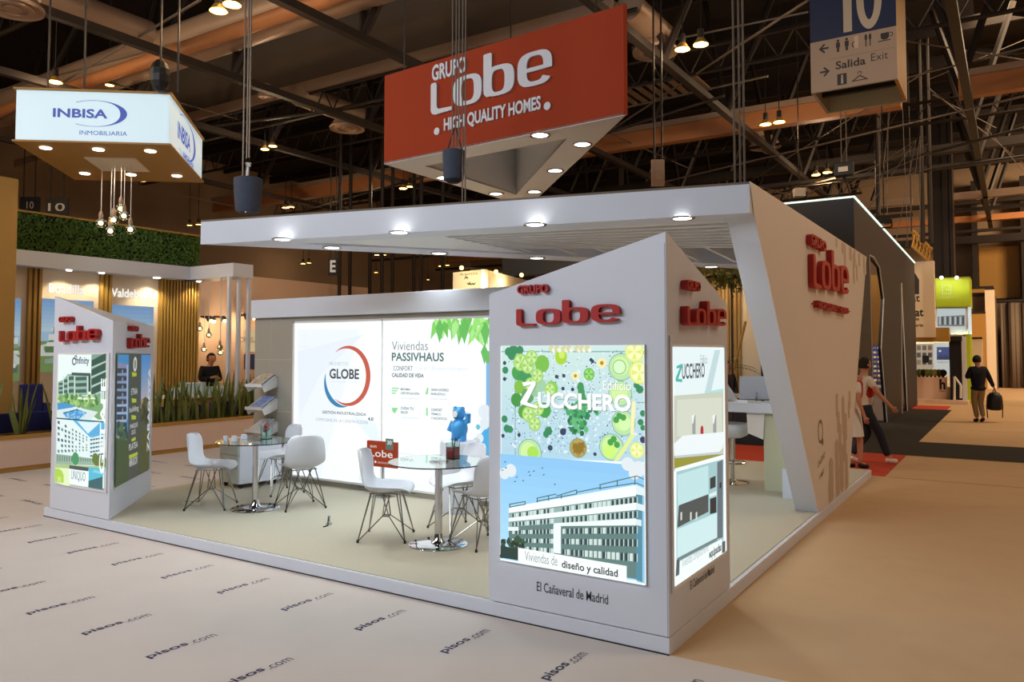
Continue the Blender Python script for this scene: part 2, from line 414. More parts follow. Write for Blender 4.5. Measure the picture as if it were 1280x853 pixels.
# short ducts front to back with round outlets, traced by where they hang
for (x0,y0), (x1,y1), z in (((45,-8),(163,52),8.8), ((372,118),(432,150),8.8), ((786,8),(822,48),9.0), ((925,152),(965,182),9.0)):
    a, b = atZ(x0,y0,z), atZ(x1,y1,z); b.x = a.x
    part('duct', MB().tube(a, b, .3, 14), 'duct', ce, smooth=40)
for px, py, z in ((15,12,7.9), (434,162,8.3), (819,67,8.5), (956,185,8.5), (1002,241,8.0), (332,122,8.6)):
    p = atZ(px, py, z); r = .5 if px != 332 else .2
    part('air_outlet', MB().lathe([(r*.15,0),(r*.3,0),(r*.32,.04),(r*.5,.04),(r*.52,0),(r*.7,0),(r*.72,.04),(r*.9,.03),(r,0),(r*1.02,.06),(r*.9,.14),(r*.6,.35)], p, 28), 'duct', ce, smooth=35)
# louvred panel behind the orange beam
q = atZ(830, 112, 10.5)
for i in range(9): part('louvre', MB().box((q.x-1.9+i*.38, q.y-.9, q.z), (q.x-1.72+i*.38, q.y+.9, q.z+.05)), 'duct', ce)
# tie rods and hanging wires
for a, b, z, r in (((0,113),(390,10),8.9,.025), ((0,150),(250,0),8.6,.03), ((120,98),(300,150),8.7,.02), ((60,185),(480,130),8.2,.04), ((250,300),(640,190),7.6,.04),
      ((600,175),(960,95),8.8,.03), ((700,205),(1010,0),8.6,.03), ((560,230),(905,120),8.0,.04), ((820,230),(1280,120),8.0,.03), ((960,245),(1280,160),7.6,.04), ((1000,235),(1280,195),7.4,.035),
      ((940,225),(1165,85),8.4,.02), ((1160,110),(1280,205),8.4,.02), ((1045,120),(1280,60),9.2,.02), ((1125,50),(1280,75),9.2,.02), ((700,140),(860,210),8.6,.02), ((100,215),(310,262),7.8,.03), ((790,60),(1010,15),9.4,.025)):
    part('tie_rod', MB().tube(atZ(*a, z), atZ(*b, z), r, 6), 'wirem' if r < .035 else 'metal', ce)
# concrete / steel columns
p = atZ(1172, 520, 0)
k = thing('hall_column', 'tall dark square steel column rising behind the lime stand', 'column', (0, 33, 0))
ca, cb_ = atY(1166,300,33).x, atY(1188,300,33).x
part('shaft', MB().box((ca,33,0),(cb_,33.9,12)), 'metal', k); part('web', MB().box((ca+.4,32.85,0),(ca+.6,33,12)), 'metal', k); part('flange', MB().box((cb_,32.9,0),(cb_+.12,34,12)), 'metal', k)
for x_, lab in ((-19.5, 'slim dark hall column seen just right of the white posts'), (-14.4, 'slim dark hall column standing over the beige screen wall')):
    k = thing('hall_column', lab, 'column', (x_, 30, 0)); part('shaft', MB().box((x_-.3, 29.7, 0), (x_+.3, 30.3, 12)), 'metal', k)
    part('cap', MB().box((x_-.5, 29.5, 7.6), (x_+.5, 30.5, 8)), 'metal', k)
# back wall furniture on the right: panels, curtain
wl = [0.9, 3.2, 5.6]
for i, x_ in enumerate((.2, 2.4, 4.6, 6.8)):
    tag(build('trim_%d' % (i+1), MB().box((x_-.12, 43.6, 0), (x_+.12, 44.9, 11)), M['metal']), kind='structure')
for i, (z0, z1, x0, x1) in enumerate(((4.4, 4.55, .3, 13), (7.6, 8.0, -6, 13), (9.7, 9.9, -6, 13))):
    tag(build('trim_%d' % (i+5), MB().box((x0, 43.3, z0), (x1, 43.7, z1)), M['metal']), kind='structure')
for i, (xa_, xb_) in enumerate(((.35,2.2),(2.6,4.4),(4.8,6.6),(7.0,9.5))):
    tag(build('trim_%d' % (i+20), MB().box((xa_,44.7,4.7),(xb_,44.95,7.5)), M['goldwall']), kind='structure')
cu = MB(); N = 120
pts = [(1.3+i*.1, 42.0+.16*sin(i*.9)+.07*sin(i*2.3+1)) for i in range(N)]
for (xa, ya_), (xb, yb_) in zip(pts, pts[1:]): cu.add([(xa,ya_,0.02),(xb,yb_,0.02),(xb,yb_,4.3),(xa,ya_,4.3)], [(0,1,2,3)])
c_ = tag(build('curtain', cu, M['curtain'], smooth=60, thick=.02), 'floor length grey brown curtain closing the end of the aisle', 'curtain')
k = thing('ochre_door', 'ochre double door beside the grey curtain at the hall end', 'door', (.1, 41.4, 0))
part('leaf', MB().box((-.9,41.2,0),(.0,41.35,5.0)), 'goldwall', k); part('leaf', MB().box((.03,41.2,0),(.9,41.35,5.0)), 'goldwall', k); part('frame', MB().box((-1,41.36,0),(1.05,41.5,5.15)), 'metal', k)
# floodlight pairs hanging from the roof
def lamp(px, py, z, lab, s=1.0, power=0):
    p = atZ(px, py, z); s *= .5
    t = thing('hall_lamp', lab, 'lamp', p, 0, 'pendant floodlights of the hall')
    part('housing', MB().lathe([(.11*s,.62*s),(.13*s,.6*s),(.13*s,.28*s),(.09*s,.26*s)], p, 14), 'metal', t, smooth=40)
    part('reflector', MB().lathe([(.1*s,.28*s),(.16*s,.22*s),(.3*s,0),(.29*s,.0),(.15*s,.2*s),(.09*s,.24*s)], p, 18), 'gold', t, smooth=40)
    part('bulb', MB().lathe([(.0,.02*s),(.25*s,.02*s),(.22*s,.08*s),(.1*s,.12*s)], p, 16), 'warmglow', t)
    part('cord', MB().tube((p.x,p.y,p.z+.62*s), (p.x,p.y,12), .012, 5), 'black', t)
    if power: point('lamp_light', (p.x, p.y, p.z-.12), power, WARM, .1)
for px, py, z, s, pw, lab in (
    (273,14,7.6,1,60,'left floodlight of the pair at the top, before the fat duct'), (290,6,7.6,1,60,'right floodlight of the pair at the top, before the fat duct'),
    (69,103,8,1,60,'single floodlight just above the left end of the oval-logo sign'), (137,107,8.6,.8,0,'unlit looking floodlight above the middle of the oval-logo sign'),
    (331,187,7.6,.8,40,'left floodlight of the pair between chain bag and red sign'), (341,183,7.6,.8,40,'right floodlight of the pair between chain bag and red sign'),
    (853,62,7.8,1,80,'left floodlight of the pair right of the red sign top'), (876,56,7.8,1,80,'right floodlight of the pair right of the red sign top'),
    (957,156,7.8,1,60,'left floodlight of the pair under the orange beam'), (974,153,7.8,1,60,'right floodlight of the pair under the orange beam'),
    (1020,219,7.8,1,60,'left floodlight of the pair above the black portal stand'), (1034,216,7.8,1,60,'right floodlight of the pair above the black portal stand'),
    (357,260,7.4,.9,60,'left floodlight of the pair close over the canopy left end'), (364,259,7.4,.9,0,'right floodlight of the pair close over the canopy left end'),
    (504,236,7.6,1,60,'left floodlight of the pair beneath the red sign left corner'), (513,234,7.6,1,0,'right floodlight of the pair beneath the red sign left corner'),
    (178,226,6.9,.8,40,'left floodlight glowing below the oval-logo sign'), (186,224,6.9,.8,0,'right floodlight glowing below the oval-logo sign'),
    (237,282,7,.8,0,'tiny left floodlight left of the canopy tip'), (248,281,7,.8,0,'tiny right floodlight left of the canopy tip'),
    (379,330,6.8,.9,50,'far floodlight left of the hanging letter E, left of its pair'), (386,329,6.8,.9,0,'far floodlight left of the hanging letter E, right of its pair'),
    (471,319,6.9,.9,60,'far floodlight seen below the canopy left of the middle'), (480,319,6.9,.9,0,'dim far floodlight seen below the canopy left of the middle'),
    (462,341,6.6,.9,0,'small floodlight low under the canopy, left of its pair'), (470,341,6.6,.9,0,'small floodlight low under the canopy, right of its pair'),
    (551,333,6.7,.9,60,'far floodlight left of the tan box sign, left of its pair'), (559,332,6.7,.9,0,'far floodlight left of the tan box sign, right of its pair'),
    (535,350,6.6,.8,0,'lowest far floodlight under the canopy near the tan box sign')):
    lamp(px, py, z, lab, s, pw)
# ================================================================ STAND PLATFORM
PT = .11
LX, BY = -7.32, 7.95
t = thing('platform', 'low white-edged platform with greenish beige carpet carrying the stand', 'platform', (-3.6, 4, 0))
part('base', MB().box((LX, 0, .0), (0, BY, PT-.006)), 'white', t, bevel=.004)
part('carpet', MB().box((LX+.03, .03, PT-.006), (-.035, BY-.03, PT)), 'carpet', t)
part('edge_strip', MB().box((LX, -.004, 0), (0, 0, .012)), 'black', t)
# ---------------------------------------------------------------- corner tower (right)
tops = [(-1.32,0,2.236),(0,0,2.572),(0,1.2,2.19)]
def tower(t, foot, tops, m='white'):
    part('body', MB().loft2([(x,y,PT) for x,y in foot], tops), m, t, bevel=.004)
tw = thing('corner_tower', 'tall white triangular tower with lime fruit poster at the near corner', 'tower', (-.6, .4, PT))
tower(tw, [(-1.32,0),(0,0),(0,1.2)], tops)
wordmark(tw, atY(648,408,0)+Vector((0,-.002,0)), X3, Z3, .775, .165, .03, M['red'])
b = MB(); a = atY(649,366,0); put_text(b, 'GRUPO', a+Vector((0,-.002,-.012)), X3, Z3, .245, .06, .028, .03); part('small_lettering', b, 'red', tw)
wordmark(tw, atX(850,407,0)+Vector((.002,0,0)), Y3, Z3, .80, .175, .05, M['red'])
b = MB(); a = atX(850,362,0); put_text(b, 'GRUPO', a+Vector((.002,.0,-.0)), Y3, Z3, .25, .062, .05, .03); part('small_lettering', b, 'red', tw)
part('lightbox_frame', MB().box((-1.215,-.012,.40),(-.14,0,1.875)), 'whiteboard', tw)
part('lightbox_frame', MB().box((0,.035,.37),(.012,.06,1.93)).box((0,.06,.37),(.008,1.085,1.88)), 'whiteboard', tw)
part('seam_line', MB().box((-.012,-.001,PT),(-.008,.0,2.5)), 'beige', tw)
# fruit poster
P = Print((-1.211,-.012,.404), X3, Z3); W_, H_ = 1.067, 1.466
P.box_clip(0,0,W_,H_); P.rect(0,0,W_,H_,(240,252,252))
v0 = P.uv(627,570)[1]
P.rect(.006,v0,W_-.004,H_-.003,(196,226,230))
P.grad(.006,v0,W_-.004,H_-.003,(178,214,232),(206,232,226),12)
for xx in (.12,): P.many([[(xx-.004,v0),(xx+.004,v0),(xx+.004,H_-.02),(xx-.004,H_-.02)]], (140,180,186))
P.many([[(.006,H_-.035),(W_,H_-.035),(W_,H_-.043),(.006,H_-.043)],[(.45,v0+.4),(W_,v0+.4),(W_,v0+.406),(.45,v0+.406)]], (132,176,178))
rr = random.Random(3)
def blobs(n, box, rmin, rmax, c, k=6):
    it = []
    for _ in range(n):
        x = rr.uniform(*box[:2]); y = rr.uniform(*box[2:]); r = rr.uniform(rmin, rmax); a0 = rr.random()*6
        it.append([P.uv(x+r*cos(a0+2*pi*i/k)*rr.uniform(.7,1.2), y+r*sin(a0+2*pi*i/k)*rr.uniform(.7,1.2)) for i in range(k)])
    P.many(it, c)
blobs(420, (632,804,438,568), .3, 1.0, (88,116,140), 5); blobs(380, (640,800,440,566), .5, 2.2, (228,240,246), 5)
blobs(90, (690,802,438,565), .4, 1.2, (56,76,104), 5); blobs(120,(645,740,500,565),.3,1.1,(120,160,190),5)
blobs(160,(640,700,440,560),.3,1.0,(150,186,180),5)
for x,y in ((631,454),(631,474),(739,450),(705,470),(696,471),(716,487),(704,486),(703,540),(706,538),(649,544),(688,560),(629,545),(803,442),(741,452),(803,550),(744,568),(753,555)): P.pell(x,y,2.2,(40,56,86),8)
P.pell(804,550,4,(50,56,92),12); P.pell(704,540,4,(44,60,92),10); P.pell(688,560,3.2,(48,60,96),10)
for x,y,r in ((642,438,6),(636,440,5),(650,438,5),(640,445,5),(632,463,4),(634,536,4.5),(638,537,4),(631,524,4),(804,517,4),(800,487,5),(796,482,4),(801,528,4),(804,535,3.5),(686,539,5),(683,543,4)): P.pell(x,y,r,(46,136,86),7)
# crate of limes
for x,y,r,c in ((648,466,8,(64,160,74)),(656,473,9,(58,150,88)),(678,455,9,(120,190,70)),(672,470,7,(70,160,60)),(650,484,7,(128,190,60)),(646,500,7,(60,150,60)),(681,513,8,(66,160,66)),(655,515,7,(84,160,60)),(690,486,8,(134,204,88)),(660,495,8,(96,160,100)),(670,488,7,(150,200,160)),(676,482,7,(160,206,170))): P.pell(x,y,r,c,18,1.05)
def slice_(x, y, r, c1, c2):
    P.pell(x,y,r,c1,20,1.05); P.pell(x,y,r*.84,c2,20,1.05)
    for k_ in range(8):
        a = k_*pi/4; u,v = P.uv(x,y); R_ = abs(P.uv(x+r*.76,y)[0]-u); P.many([[(u+.08*R_*cos(a),v+.08*R_*sin(a)),(u+R_*cos(a-.3),v+R_*sin(a-.3)),(u+R_*cos(a+.3),v+R_*sin(a+.3))]], tuple(min(255,int(q*1.05)) for q in c2) if k_%2 else c1)
for x,y,r in ((651,453,9),(660,457,8.5),(672,470,7.5),(665,447,7.5),(661,518,8),(669,530,7.5),(673,511,7.5),(664,481,7.5),(688,487,7)): slice_(x,y,r,(150,206,90),(196,228,150))
P.pell(702,446,7.5,(166,214,40),18,1.2); P.pell(703,443,4,(206,232,110),12,1.2)
slice_(737,468,6.8,(90,180,60),(150,214,110))
for x,y,r in ((753,454,6),(720,470,5)):
    for a in range(10): P.pell(x+r*.7*cos(a*.628), y+r*.7*sin(a*.628), r*.34, (246,236,170), 7)
    P.pell(x,y,r*.4,(178,138,40),10)
for x in (690,697,706,712,722,728,735): P.pell(x,436,3.6,(212,214,160),8); P.pell(x+3,438,2.6,(240,240,226),8)
# glasses
for x,y,r in ((777,459,15),(780,529,14),(765,559,14.5),(663,566,14),(776,492,14)):
    P.pell(x,y,r+1,(128,176,160),26); P.pell(x,y,r,(186,228,170),26); P.pell(x-1,y-1,r*.72,(210,242,160),22)
P.pell(775,459,8.5,(120,170,120),20); P.pell(775,459,7.6,(214,250,196),20); P.pell(782,530,7,(212,250,176),18); P.pell(763,564,8,(206,250,120),18); P.pell(667,566,7,(170,226,80),16)
for x,y in ((775,520),(771,525),(780,522),(768,549),(772,556),(764,553)): P.pell(x,y,4,(66,160,70),7)
for x,y,r in ((794,440,12),(805,466,13),(797,568,13)): slice_(x if x<800 else 800,y if y<560 else 563,r if y<560 else 9,(222,236,120),(240,244,180))
# mint bunch
for _ in range(46): P.pell(rr.gauss(724,7), rr.uniform(505,545), rr.uniform(2,4.5), rr.choice(((40,130,80),(64,160,92),(96,186,120),(30,104,66))), 6, 1.2)
for _ in range(20): P.pell(rr.uniform(706,748), rr.uniform(506,522), rr.uniform(2,4), rr.choice(((40,130,80),(70,168,100))), 6)
for x,y in ((727,484),(728,490),(729,496),(731,502)): P.pell(x,y,4.5,(60,150,86),8,1.3)
P.pell(724,560,11,(140,160,110),24); P.pell(724,560,9.6,(186,160,84),22); P.many([[P.uv(724+rr.gauss(0,4)+d,560+rr.gauss(0,4)+e) for d,e in ((0,0),(1,0),(.5,1))] for _ in range(60)], (146,118,52))
P.pp([(791,502),(796,502),(793,548),(789,547)], (246,240,180)); P.pp([(768,577),(775,575),(795,545),(790,543)], (226,240,150))
P.pp([(629,435),(643,435),(641,571),(629,570)], (188,222,240)) if False else None
# lettering on the fruit poster
sh = (110,140,120)
for dx, c in ((.7, sh), (0, (255,255,255))):
    P.pp([(654+dx,478+dx),(671+dx,477+dx),(671+dx,481+dx),(660+dx,503+dx),(674+dx,508+dx),(673+dx,511+dx),(652+dx,505+dx),(652+dx,502+dx),(665+dx,481+dx),(656+dx,483+dx)], c)
    P.ptext('UCCHERO', 674+dx, 510+dx, 790+dx, 490+dx, c, .035)
    P.ptext('Edificio', 755+dx*.5, 487.5+dx*.5, 790+dx*.5, 476+dx*.5, c, .0)
# building poster
P.pp([(627,571),(808,578),(809,732),(627,700)], (242,252,252))
P.pp([(629,574),(808,583),(808,729),(629,698)], (150,210,246))
u0,v_0 = P.uv(629,690); P.grad(.008, P.uv(629,690)[1], W_-.004, P.uv(808,583)[1]+.002, (176,226,252), (140,200,244), 10)
for x,y,r in ((640,588,7),(632,592,6),(786,580,8),(800,586,9),(794,592,7)): P.pell(x,y,r,(226,236,240),14)
Q = lambda x,y: (620+x/5.02, 570+y/5.02)
def qp(pts, c): P.pp([Q(*p) for p in pts], c)
qp([(88,330),(885,180),(885,770),(700,740),(88,560)], (96,128,124))
qp([(885,180),(950,215),(950,800),(885,775)], (84,140,160)); qp([(925,240),(950,250),(950,800),(925,790)], (150,204,236))
def band(yl, yr, h_l, h_r, c, x0=88, x1=885):
    f = lambda x, a, b_: a+(b_-a)*(x-88)/(885-88)
    qp([(x0,f(x0,yl,yr)),(x1,f(x1,yl,yr)),(x1,f(x1,yl,yr)+f(x1,h_l,h_r)),(x0,f(x0,yl,yr)+f(x0,h_l,h_r))], c)
rows = [(362,255,28,48),(416,343,28,45),(465,440,26,48),(515,520,26,50),(560,610,26,55)]
for i,(yl,yr,a,b_) in enumerate(rows):
    band(yl,yr,a,b_,(150,178,174) if i<2 else (92,118,116))
for i,(yl,yr,a,b_) in enumerate(rows):
    it, it2 = [], []
    f = lambda x: (yl+(yr-yl)*(x-88)/797, (a+(b_-a)*(x-88)/797))
    for x in list(range(110,360,22))+list(range(425,880,28)):
        y,h = f(x); w_ = 9+x*.008
        (it if rr.random() < .6 else it2).append([P.uv(*Q(px,py)) for px,py in ((x,y+2),(x+w_,y+1),(x+w_,y+h-3),(x,y+h-2))])
        y2,h2 = f(x+w_+2); it2.append([P.uv(*Q(px,py)) for px,py in ((x+w_+1,y2+2),(x+w_+6,y2+1),(x+w_+6,y2+h2-3),(x+w_+1,y2+h2-2))])
    P.many(it, (36,66,70)); P.many(it2, (214,232,226))
band(322,180,36,70,(244,252,250)); band(388,292,24,46,(242,250,248)); band(438,390,4,44,(238,248,246), 370)
qp([(885,180),(950,210),(950,250),(885,240)],(226,240,244)); qp([(885,292),(950,312),(950,350),(885,335)],(222,238,242)); qp([(885,395),(920,400),(920,440),(885,432)],(222,238,242))
qp([(368,430),(415,425),(415,612),(368,606)], (240,250,248)); qp([(85,444),(150,444),(150,468),(85,468)], (234,246,246))
it = []
for x0,y0,x1,y1 in ((90,300,190,282),(262,262,385,235),(385,248,510,210),(510,225,660,195),(655,178,890,122),(90,318,190,300),(262,280,510,235),(655,200,885,165),(890,122,950,150),(885,165,950,192)): it.append([P.uv(*Q(px,py)) for px,py in ((x0,y0),(x1,y1),(x1,y1+6),(x0,y0+6))])
for x,y0,y1 in ((92,300,325),(188,284,305),(264,262,292),(335,246,280),(415,240,268),(510,210,240),(658,178,210),(765,150,190),(876,125,182)): it.append([P.uv(*Q(px,py)) for px,py in ((x,y0),(x+6,y0),(x+6,y1),(x,y1))])
P.many(it, (70,104,100))
for _ in range(60): P.pell(*Q(rr.uniform(38,190), rr.uniform(505,600)+rr.uniform(0,40)), rr.uniform(1.2,3.4), rr.choice(((34,60,44),(54,84,54),(24,44,36))), 7)
qp([(38,560),(160,585),(160,655),(38,635)], (34,58,48))
qp([(148,573),(828,688),(828,770),(890,778),(890,792),(148,662)], (246,252,252))
for x,y in ((66,38),(72,75),(50,90),(140,133),(128,160),(180,155),(215,100),(222,122),(246,95),(300,76),(308,118),(378,178)): qp([(x-7,y+3),(x,y-5),(x+8,y-4),(x+2,y+2)], (50,60,74))
uA,vA = P.uv(658,700); P.text('Viviendas de', uA, vA, .062, (120,130,136), .25, -.008)
uA,vA = P.uv(704,712); P.text('diseño y calidad', uA, .083-.0+vA-.082, .062, (44,54,60), P.uv(774,720)[0]-uA, .02)
P.done('poster', tw)
b = Print((-1.3,-.001,.13), X3, Z3, .001)
uA,vA = b.uv(671,737); b.text('El Cañaveral de Madrid', uA, vA-.01, .062, (62,62,72), b.uv(760,745)[0]-uA, .004); b.done('printed_lettering', tw, 'ink')
# side poster (bathroom and kitchen)
P = Print((.012,.06,.40), Y3, Z3)
P.box_clip(0,0,1.02,1.46); P.rect(0,0,1.02,1.46,(242,252,250))
P.pp([(840,434),(905,436),(904,492),(843,496)], (226,242,244)); P.pp([(893,438),(900,438),(888,492),(880,493)], (190,216,220)); P.pp([(882,490),(904,486),(904,500),(882,500)],(170,222,220))
P.pp([(842,495),(904,490),(904,570),(842,590)], (196,204,186)); P.pp([(846,500),(902,497),(902,544),(846,546)], (210,216,200)); P.pp([(842,570),(904,568),(904,572),(842,586)], (150,150,70)); P.pp([(842,574),(870,572),(862,584),(842,588)],(150,148,60))
for x in (865,891): P.pp([(x,520),(x+4,519),(x+4,543),(x,543)], (150,160,160)); P.pp([(x-1,520),(x+3,518),(x+1,530),(x,530)], (236,240,240))
P.pell(877,538,2,(180,40,60),8); P.pell(877,542,2,(180,40,60),8)
P.pp([(842,555),(853,545),(905,540),(903,560),(899,565),(843,572)], (234,244,246)); P.pp([(843,570),(899,565),(899,568),(843,573)], (190,204,208))
P.pp([(843,586),(906,568),(906,693),(843,728)], (242,250,250))
P.pp([(845,590),(904,574),(904,690),(845,720)], (160,200,204)); P.pp([(846,594),(885,582),(885,620),(847,634)], (190,226,228)); P.pp([(848,632),(885,618),(885,640),(846,660)], (74,84,84)); P.pp([(846,662),(896,641),(896,674),(846,698)], (204,234,236))
P.pp([(887,598),(894,595),(894,609),(887,612)], (48,58,60)); P.pp([(887,624),(895,621),(895,641),(887,643)], (40,48,50)); P.pp([(886,618),(895,614),(895,619),(886,622)], (220,236,236)); P.pp([(896,578),(903,575),(903,672),(896,674)], (98,112,122))
P.pp([(846,698),(896,672),(896,676),(847,702)], (110,130,134)); P.pp([(899,604),(901,603),(901,610),(899,611)],(30,36,40))
for x in (850,862,869): P.pp([(x,641),(x+2,640),(x+2,650),(x,651)], (210,214,200))
P.pp([(845,700),(849,700),(848,719),(844,721)],(80,90,94)); P.pp([(902,678),(906,676),(906,690),(902,692)],(80,90,94))
P.pp([(849,702),(902,674),(902,693),(849,722)], (238,250,250))
uA,vA = P.uv(852,716); P.text('Viviendas completamente', uA, vA+.01, .075, (140,152,156), .50, -.01); uA,vA = P.uv(886,700); P.text('equipadas', uA, vA-.01, .075, (50,60,64), .26, .03)
for dx, c in ((0,(70,180,170)),): P.pp([(845,458),(851,455),(852,459),(847,474),(852,474),(852,478),(844,477),(844,473),(849,460),(845,461)], c)
uA,vA = P.uv(852,474.5); P.text('UCCHERO', uA, vA, .1, (60,76,84), .43, .02); uA,vA = P.uv(875,455); P.text('Edificio', uA, vA, .06, (150,164,168), .14)
P.done('poster', tw)
b = Print((.001,.05,.13), Y3, Z3, .001)
uA,vA = b.uv(863,738); b.text('El Cañaveral de Madrid', uA, vA, .055, (62,62,72), b.uv(893,720)[0]-uA, .004); b.done('printed_lettering', tw, 'ink')
# ---------------------------------------------------------------- left tower
T1, T2, T3 = Vector((-7.2,0,PT)), Vector((-6.03,0,PT)), Vector((-7.2,1.2,PT))
nd = (T3-T2).normalized(); nrm = nd.cross(Z3)              # hypotenuse direction and outward normal
t3 = atP(192, 408, T2, nrm)
tl = thing('far_tower', 'white triangular tower with swimming pool poster at the left platform corner', 'tower', (-6.8, .4, PT))
tower(tl, [(-7.2,0),(-6.03,0),(-7.2,1.2)], [(-7.2,0,2.454),(-6.03,0,2.152),(-7.2,1.2,t3.z)])
wordmark(tl, atY(79,427.5,0)+Vector((0,-.002,0)), X3, Z3, .77, .17, .05, M['red'])
b = MB(); a = atY(79,403.5,0); put_text(b, 'GRUPO', a+Vector((0,-.002,0)), X3, Z3, .25, .062, .05, .03); part('small_lettering', b, 'red', tl)
a = atP(158,436,T2,nrm); wordmark(tl, a+nrm*.002, nd, Z3, .80, .17, .05, M['red'])
a = atP(159,414,T2,nrm); b = MB(); put_text(b, 'GRUPO', a+nrm*.002, nd, Z3, .27, .062, .05, .03); part('small_lettering', b, 'red', tl)
part('lightbox_frame', MB().box((-7.09,-.012,.38),(-6.07,0,1.82)), 'whiteboard', tl)
P = Print((-7.08,-.012,.39), X3, Z3); P.box_clip(0,0,1.0,1.42)
P.pp([(73,443),(133,446),(130,611),(70,603)], (230,248,244))
L1 = lambda x, y: (64+x/9.47, 435+y/9.47)
L2 = lambda x, y: (64+x/8.97, 520+y/8.97)
def lp(L, pts, c): P.pp([L(*p) for p in pts], c)
lp(L1, [(90,85),(480,80),(480,295),(205,300),(150,380),(85,400)], (232,248,244))
lp(L1, [(200,310),(470,320),(440,560),(200,580),(80,640),(84,405),(150,375)], (140,180,164))
for x0,x1,yt,yb in ((92,140,410,560),(150,195,370,560),(205,270,335,560),(290,420,340,560)):
    for r in range(3):
        h = (yb-yt)/3; lp(L1, [(x0,yt+r*h+8),(x1,yt+r*h+2),(x1,yt+r*h+h*.6),(x0,yt+r*h+h*.65)], (60,92,84))
for x in (142,198,275,430): lp(L1, [(x,330),(x+11,330),(x+11,575),(x,575)], (206,226,214))
lp(L1, [(480,80),(655,75),(640,640),(470,570)], (120,158,144))
for r in range(4): lp(L1, [(480,150+r*110),(650,60+r*110),(650,150+r*110),(480,225+r*110)], (42,80,68))
for r in range(4): lp(L1, [(480,228+r*112),(650,155+r*112),(650,172+r*112),(480,245+r*112)], (176,206,192))
lp(L1, [(245,292),(470,300),(470,335),(245,325)], (58,84,78)); lp(L1, [(445,330),(470,330),(470,520),(445,520)], (40,66,60))
lp(L1, [(80,560),(600,580),(640,850),(560,850),(330,690),(80,650)], (122,168,110))
for _ in range(60):
    x, y = rr.uniform(85,560), rr.uniform(560,690); P.pell(*L1(x,y), rr.uniform(.8,2.4), rr.choice(((70,126,64),(150,196,110),(96,150,80),(186,214,140))), 7)
for x,y in ((345,600),(412,605),(500,600)): lp(L1, [(x-35,y+8),(x-20,y-16),(x+15,y-18),(x+35,y+10)], (226,240,224))
lp(L1, [(80,652),(150,650),(310,690),(80,760)], (66,150,206)); lp(L1, [(80,735),(300,700),(560,760),(480,850),(80,830)], (214,232,232)); lp(L1, [(140,770),(320,728),(430,768),(330,850),(210,850)], (72,156,214)); lp(L1,[(150,765),(320,722),(330,735),(160,778)],(40,110,140))
for _ in range(30): x, y = rr.uniform(170,400), rr.uniform(750,840); P.pell(*L1(x,y), .7, (170,214,236), 6)
lp(L2, [(66,20),(606,62),(606,74),(66,34)], (28,66,70))
lp(L2, [(66,34),(606,74),(600,260),(440,240),(240,50)], (86,178,222)); lp(L2, [(300,60),(430,70),(560,70),(420,200)], (220,240,248)); lp(L2, [(440,220),(520,130),(600,120),(600,200)], (90,170,222))
lp(L2, [(66,36),(250,50),(440,240),(440,470),(66,430)], (226,244,244)); lp(L2, [(440,250),(600,210),(600,480),(440,470)], (216,238,240))
for r in range(6):
    for k_ in range(9):
        x = 80+k_*40; t_ = (x-66)/374.; yt = 45+r*66; y0 = yt + (t_*(205-r*42)); s_ = 1-t_*.55
        if y0 > 30 and y0 < 425 and rr.random() < .88: lp(L2, [(x,y0),(x+24*s_,y0+10),(x+24*s_,y0+10+34*s_),(x,y0+34*s_)], rr.choice(((70,104,112),(110,140,146),(60,90,100))))
for r in range(5):
    for k_ in range(5):
        x = 448+k_*30; y0 = 262+r*45-k_*5; lp(L2, [(x,y0),(x+24,y0-4),(x+24,y0+14),(x,y0+18)], (60,88,104))
lp(L2, [(66,425),(500,480),(600,500),(600,560),(66,540)], (150,180,160))
for k_ in range(16): lp(L2, [(80+k_*26,440+k_*3),(88+k_*26,441+k_*3),(88+k_*26,510),(80+k_*26,510)], (70,96,92))
for x,y,r in ((283,480,4.5),(283,462,3.5),(505,480,4),(560,505,4.5),(590,520,4),(520,500,4)): P.pell(*L2(x,y), r, (66,150,96) if x < 400 else (96,120,50), 9)
lp(L2, [(60,535),(420,560),(600,560),(590,600),(60,585)], (170,196,140))
lp(L2, [(57,580),(215,590),(215,800),(54,740)], (226,242,196)); lp(L2, [(57,590),(100,592),(135,620),(152,670),(150,750),(55,738)], (172,212,70))
lp(L2, [(215,590),(430,620),(425,800),(215,765)], (240,250,250)); lp(L2, [(215,552),(432,580),(430,622),(215,592)], (70,84,84)); lp(L2, [(434,575),(600,590),(590,700),(430,730)], (84,188,214)); lp(L2, [(430,730),(590,680),(588,825),(428,800)], (52,100,106)); lp(L2, [(500,600),(600,640),(600,660),(470,630)], (130,210,226))
u,v = P.uv(*L2(235,705)); P.text('UNIQUO', u, v-.02, .11, (70,120,120), .28, .0)
u,v = P.uv(*L2(262,600)); P.text('LEGANES', u, v-.03, .03, (214,224,224), .2, .01)
u,v = P.uv(*L2(80,720)); P.text('30', u, v-.01, .05, (226,240,160), .08, .01)
u,v = P.uv(*L1(300,205)); P.text('infinity', u, v-.01, .1, (74,78,104), .27, .02)
u,v = P.uv(*L1(285,160)); P.arc(u, v, .035, 0, 350, .01, .02, (74,78,104), 14); u,v = P.uv(*L1(305,118)); P.arc(u, v, .022, 0, 350, .01, .015, (74,78,104), 12)
u,v = P.uv(132.5,556); P.text('GETAFE', u+.0, v-.3, .1, (244,250,248), .98, .03, 90)
P.done('poster', tl)
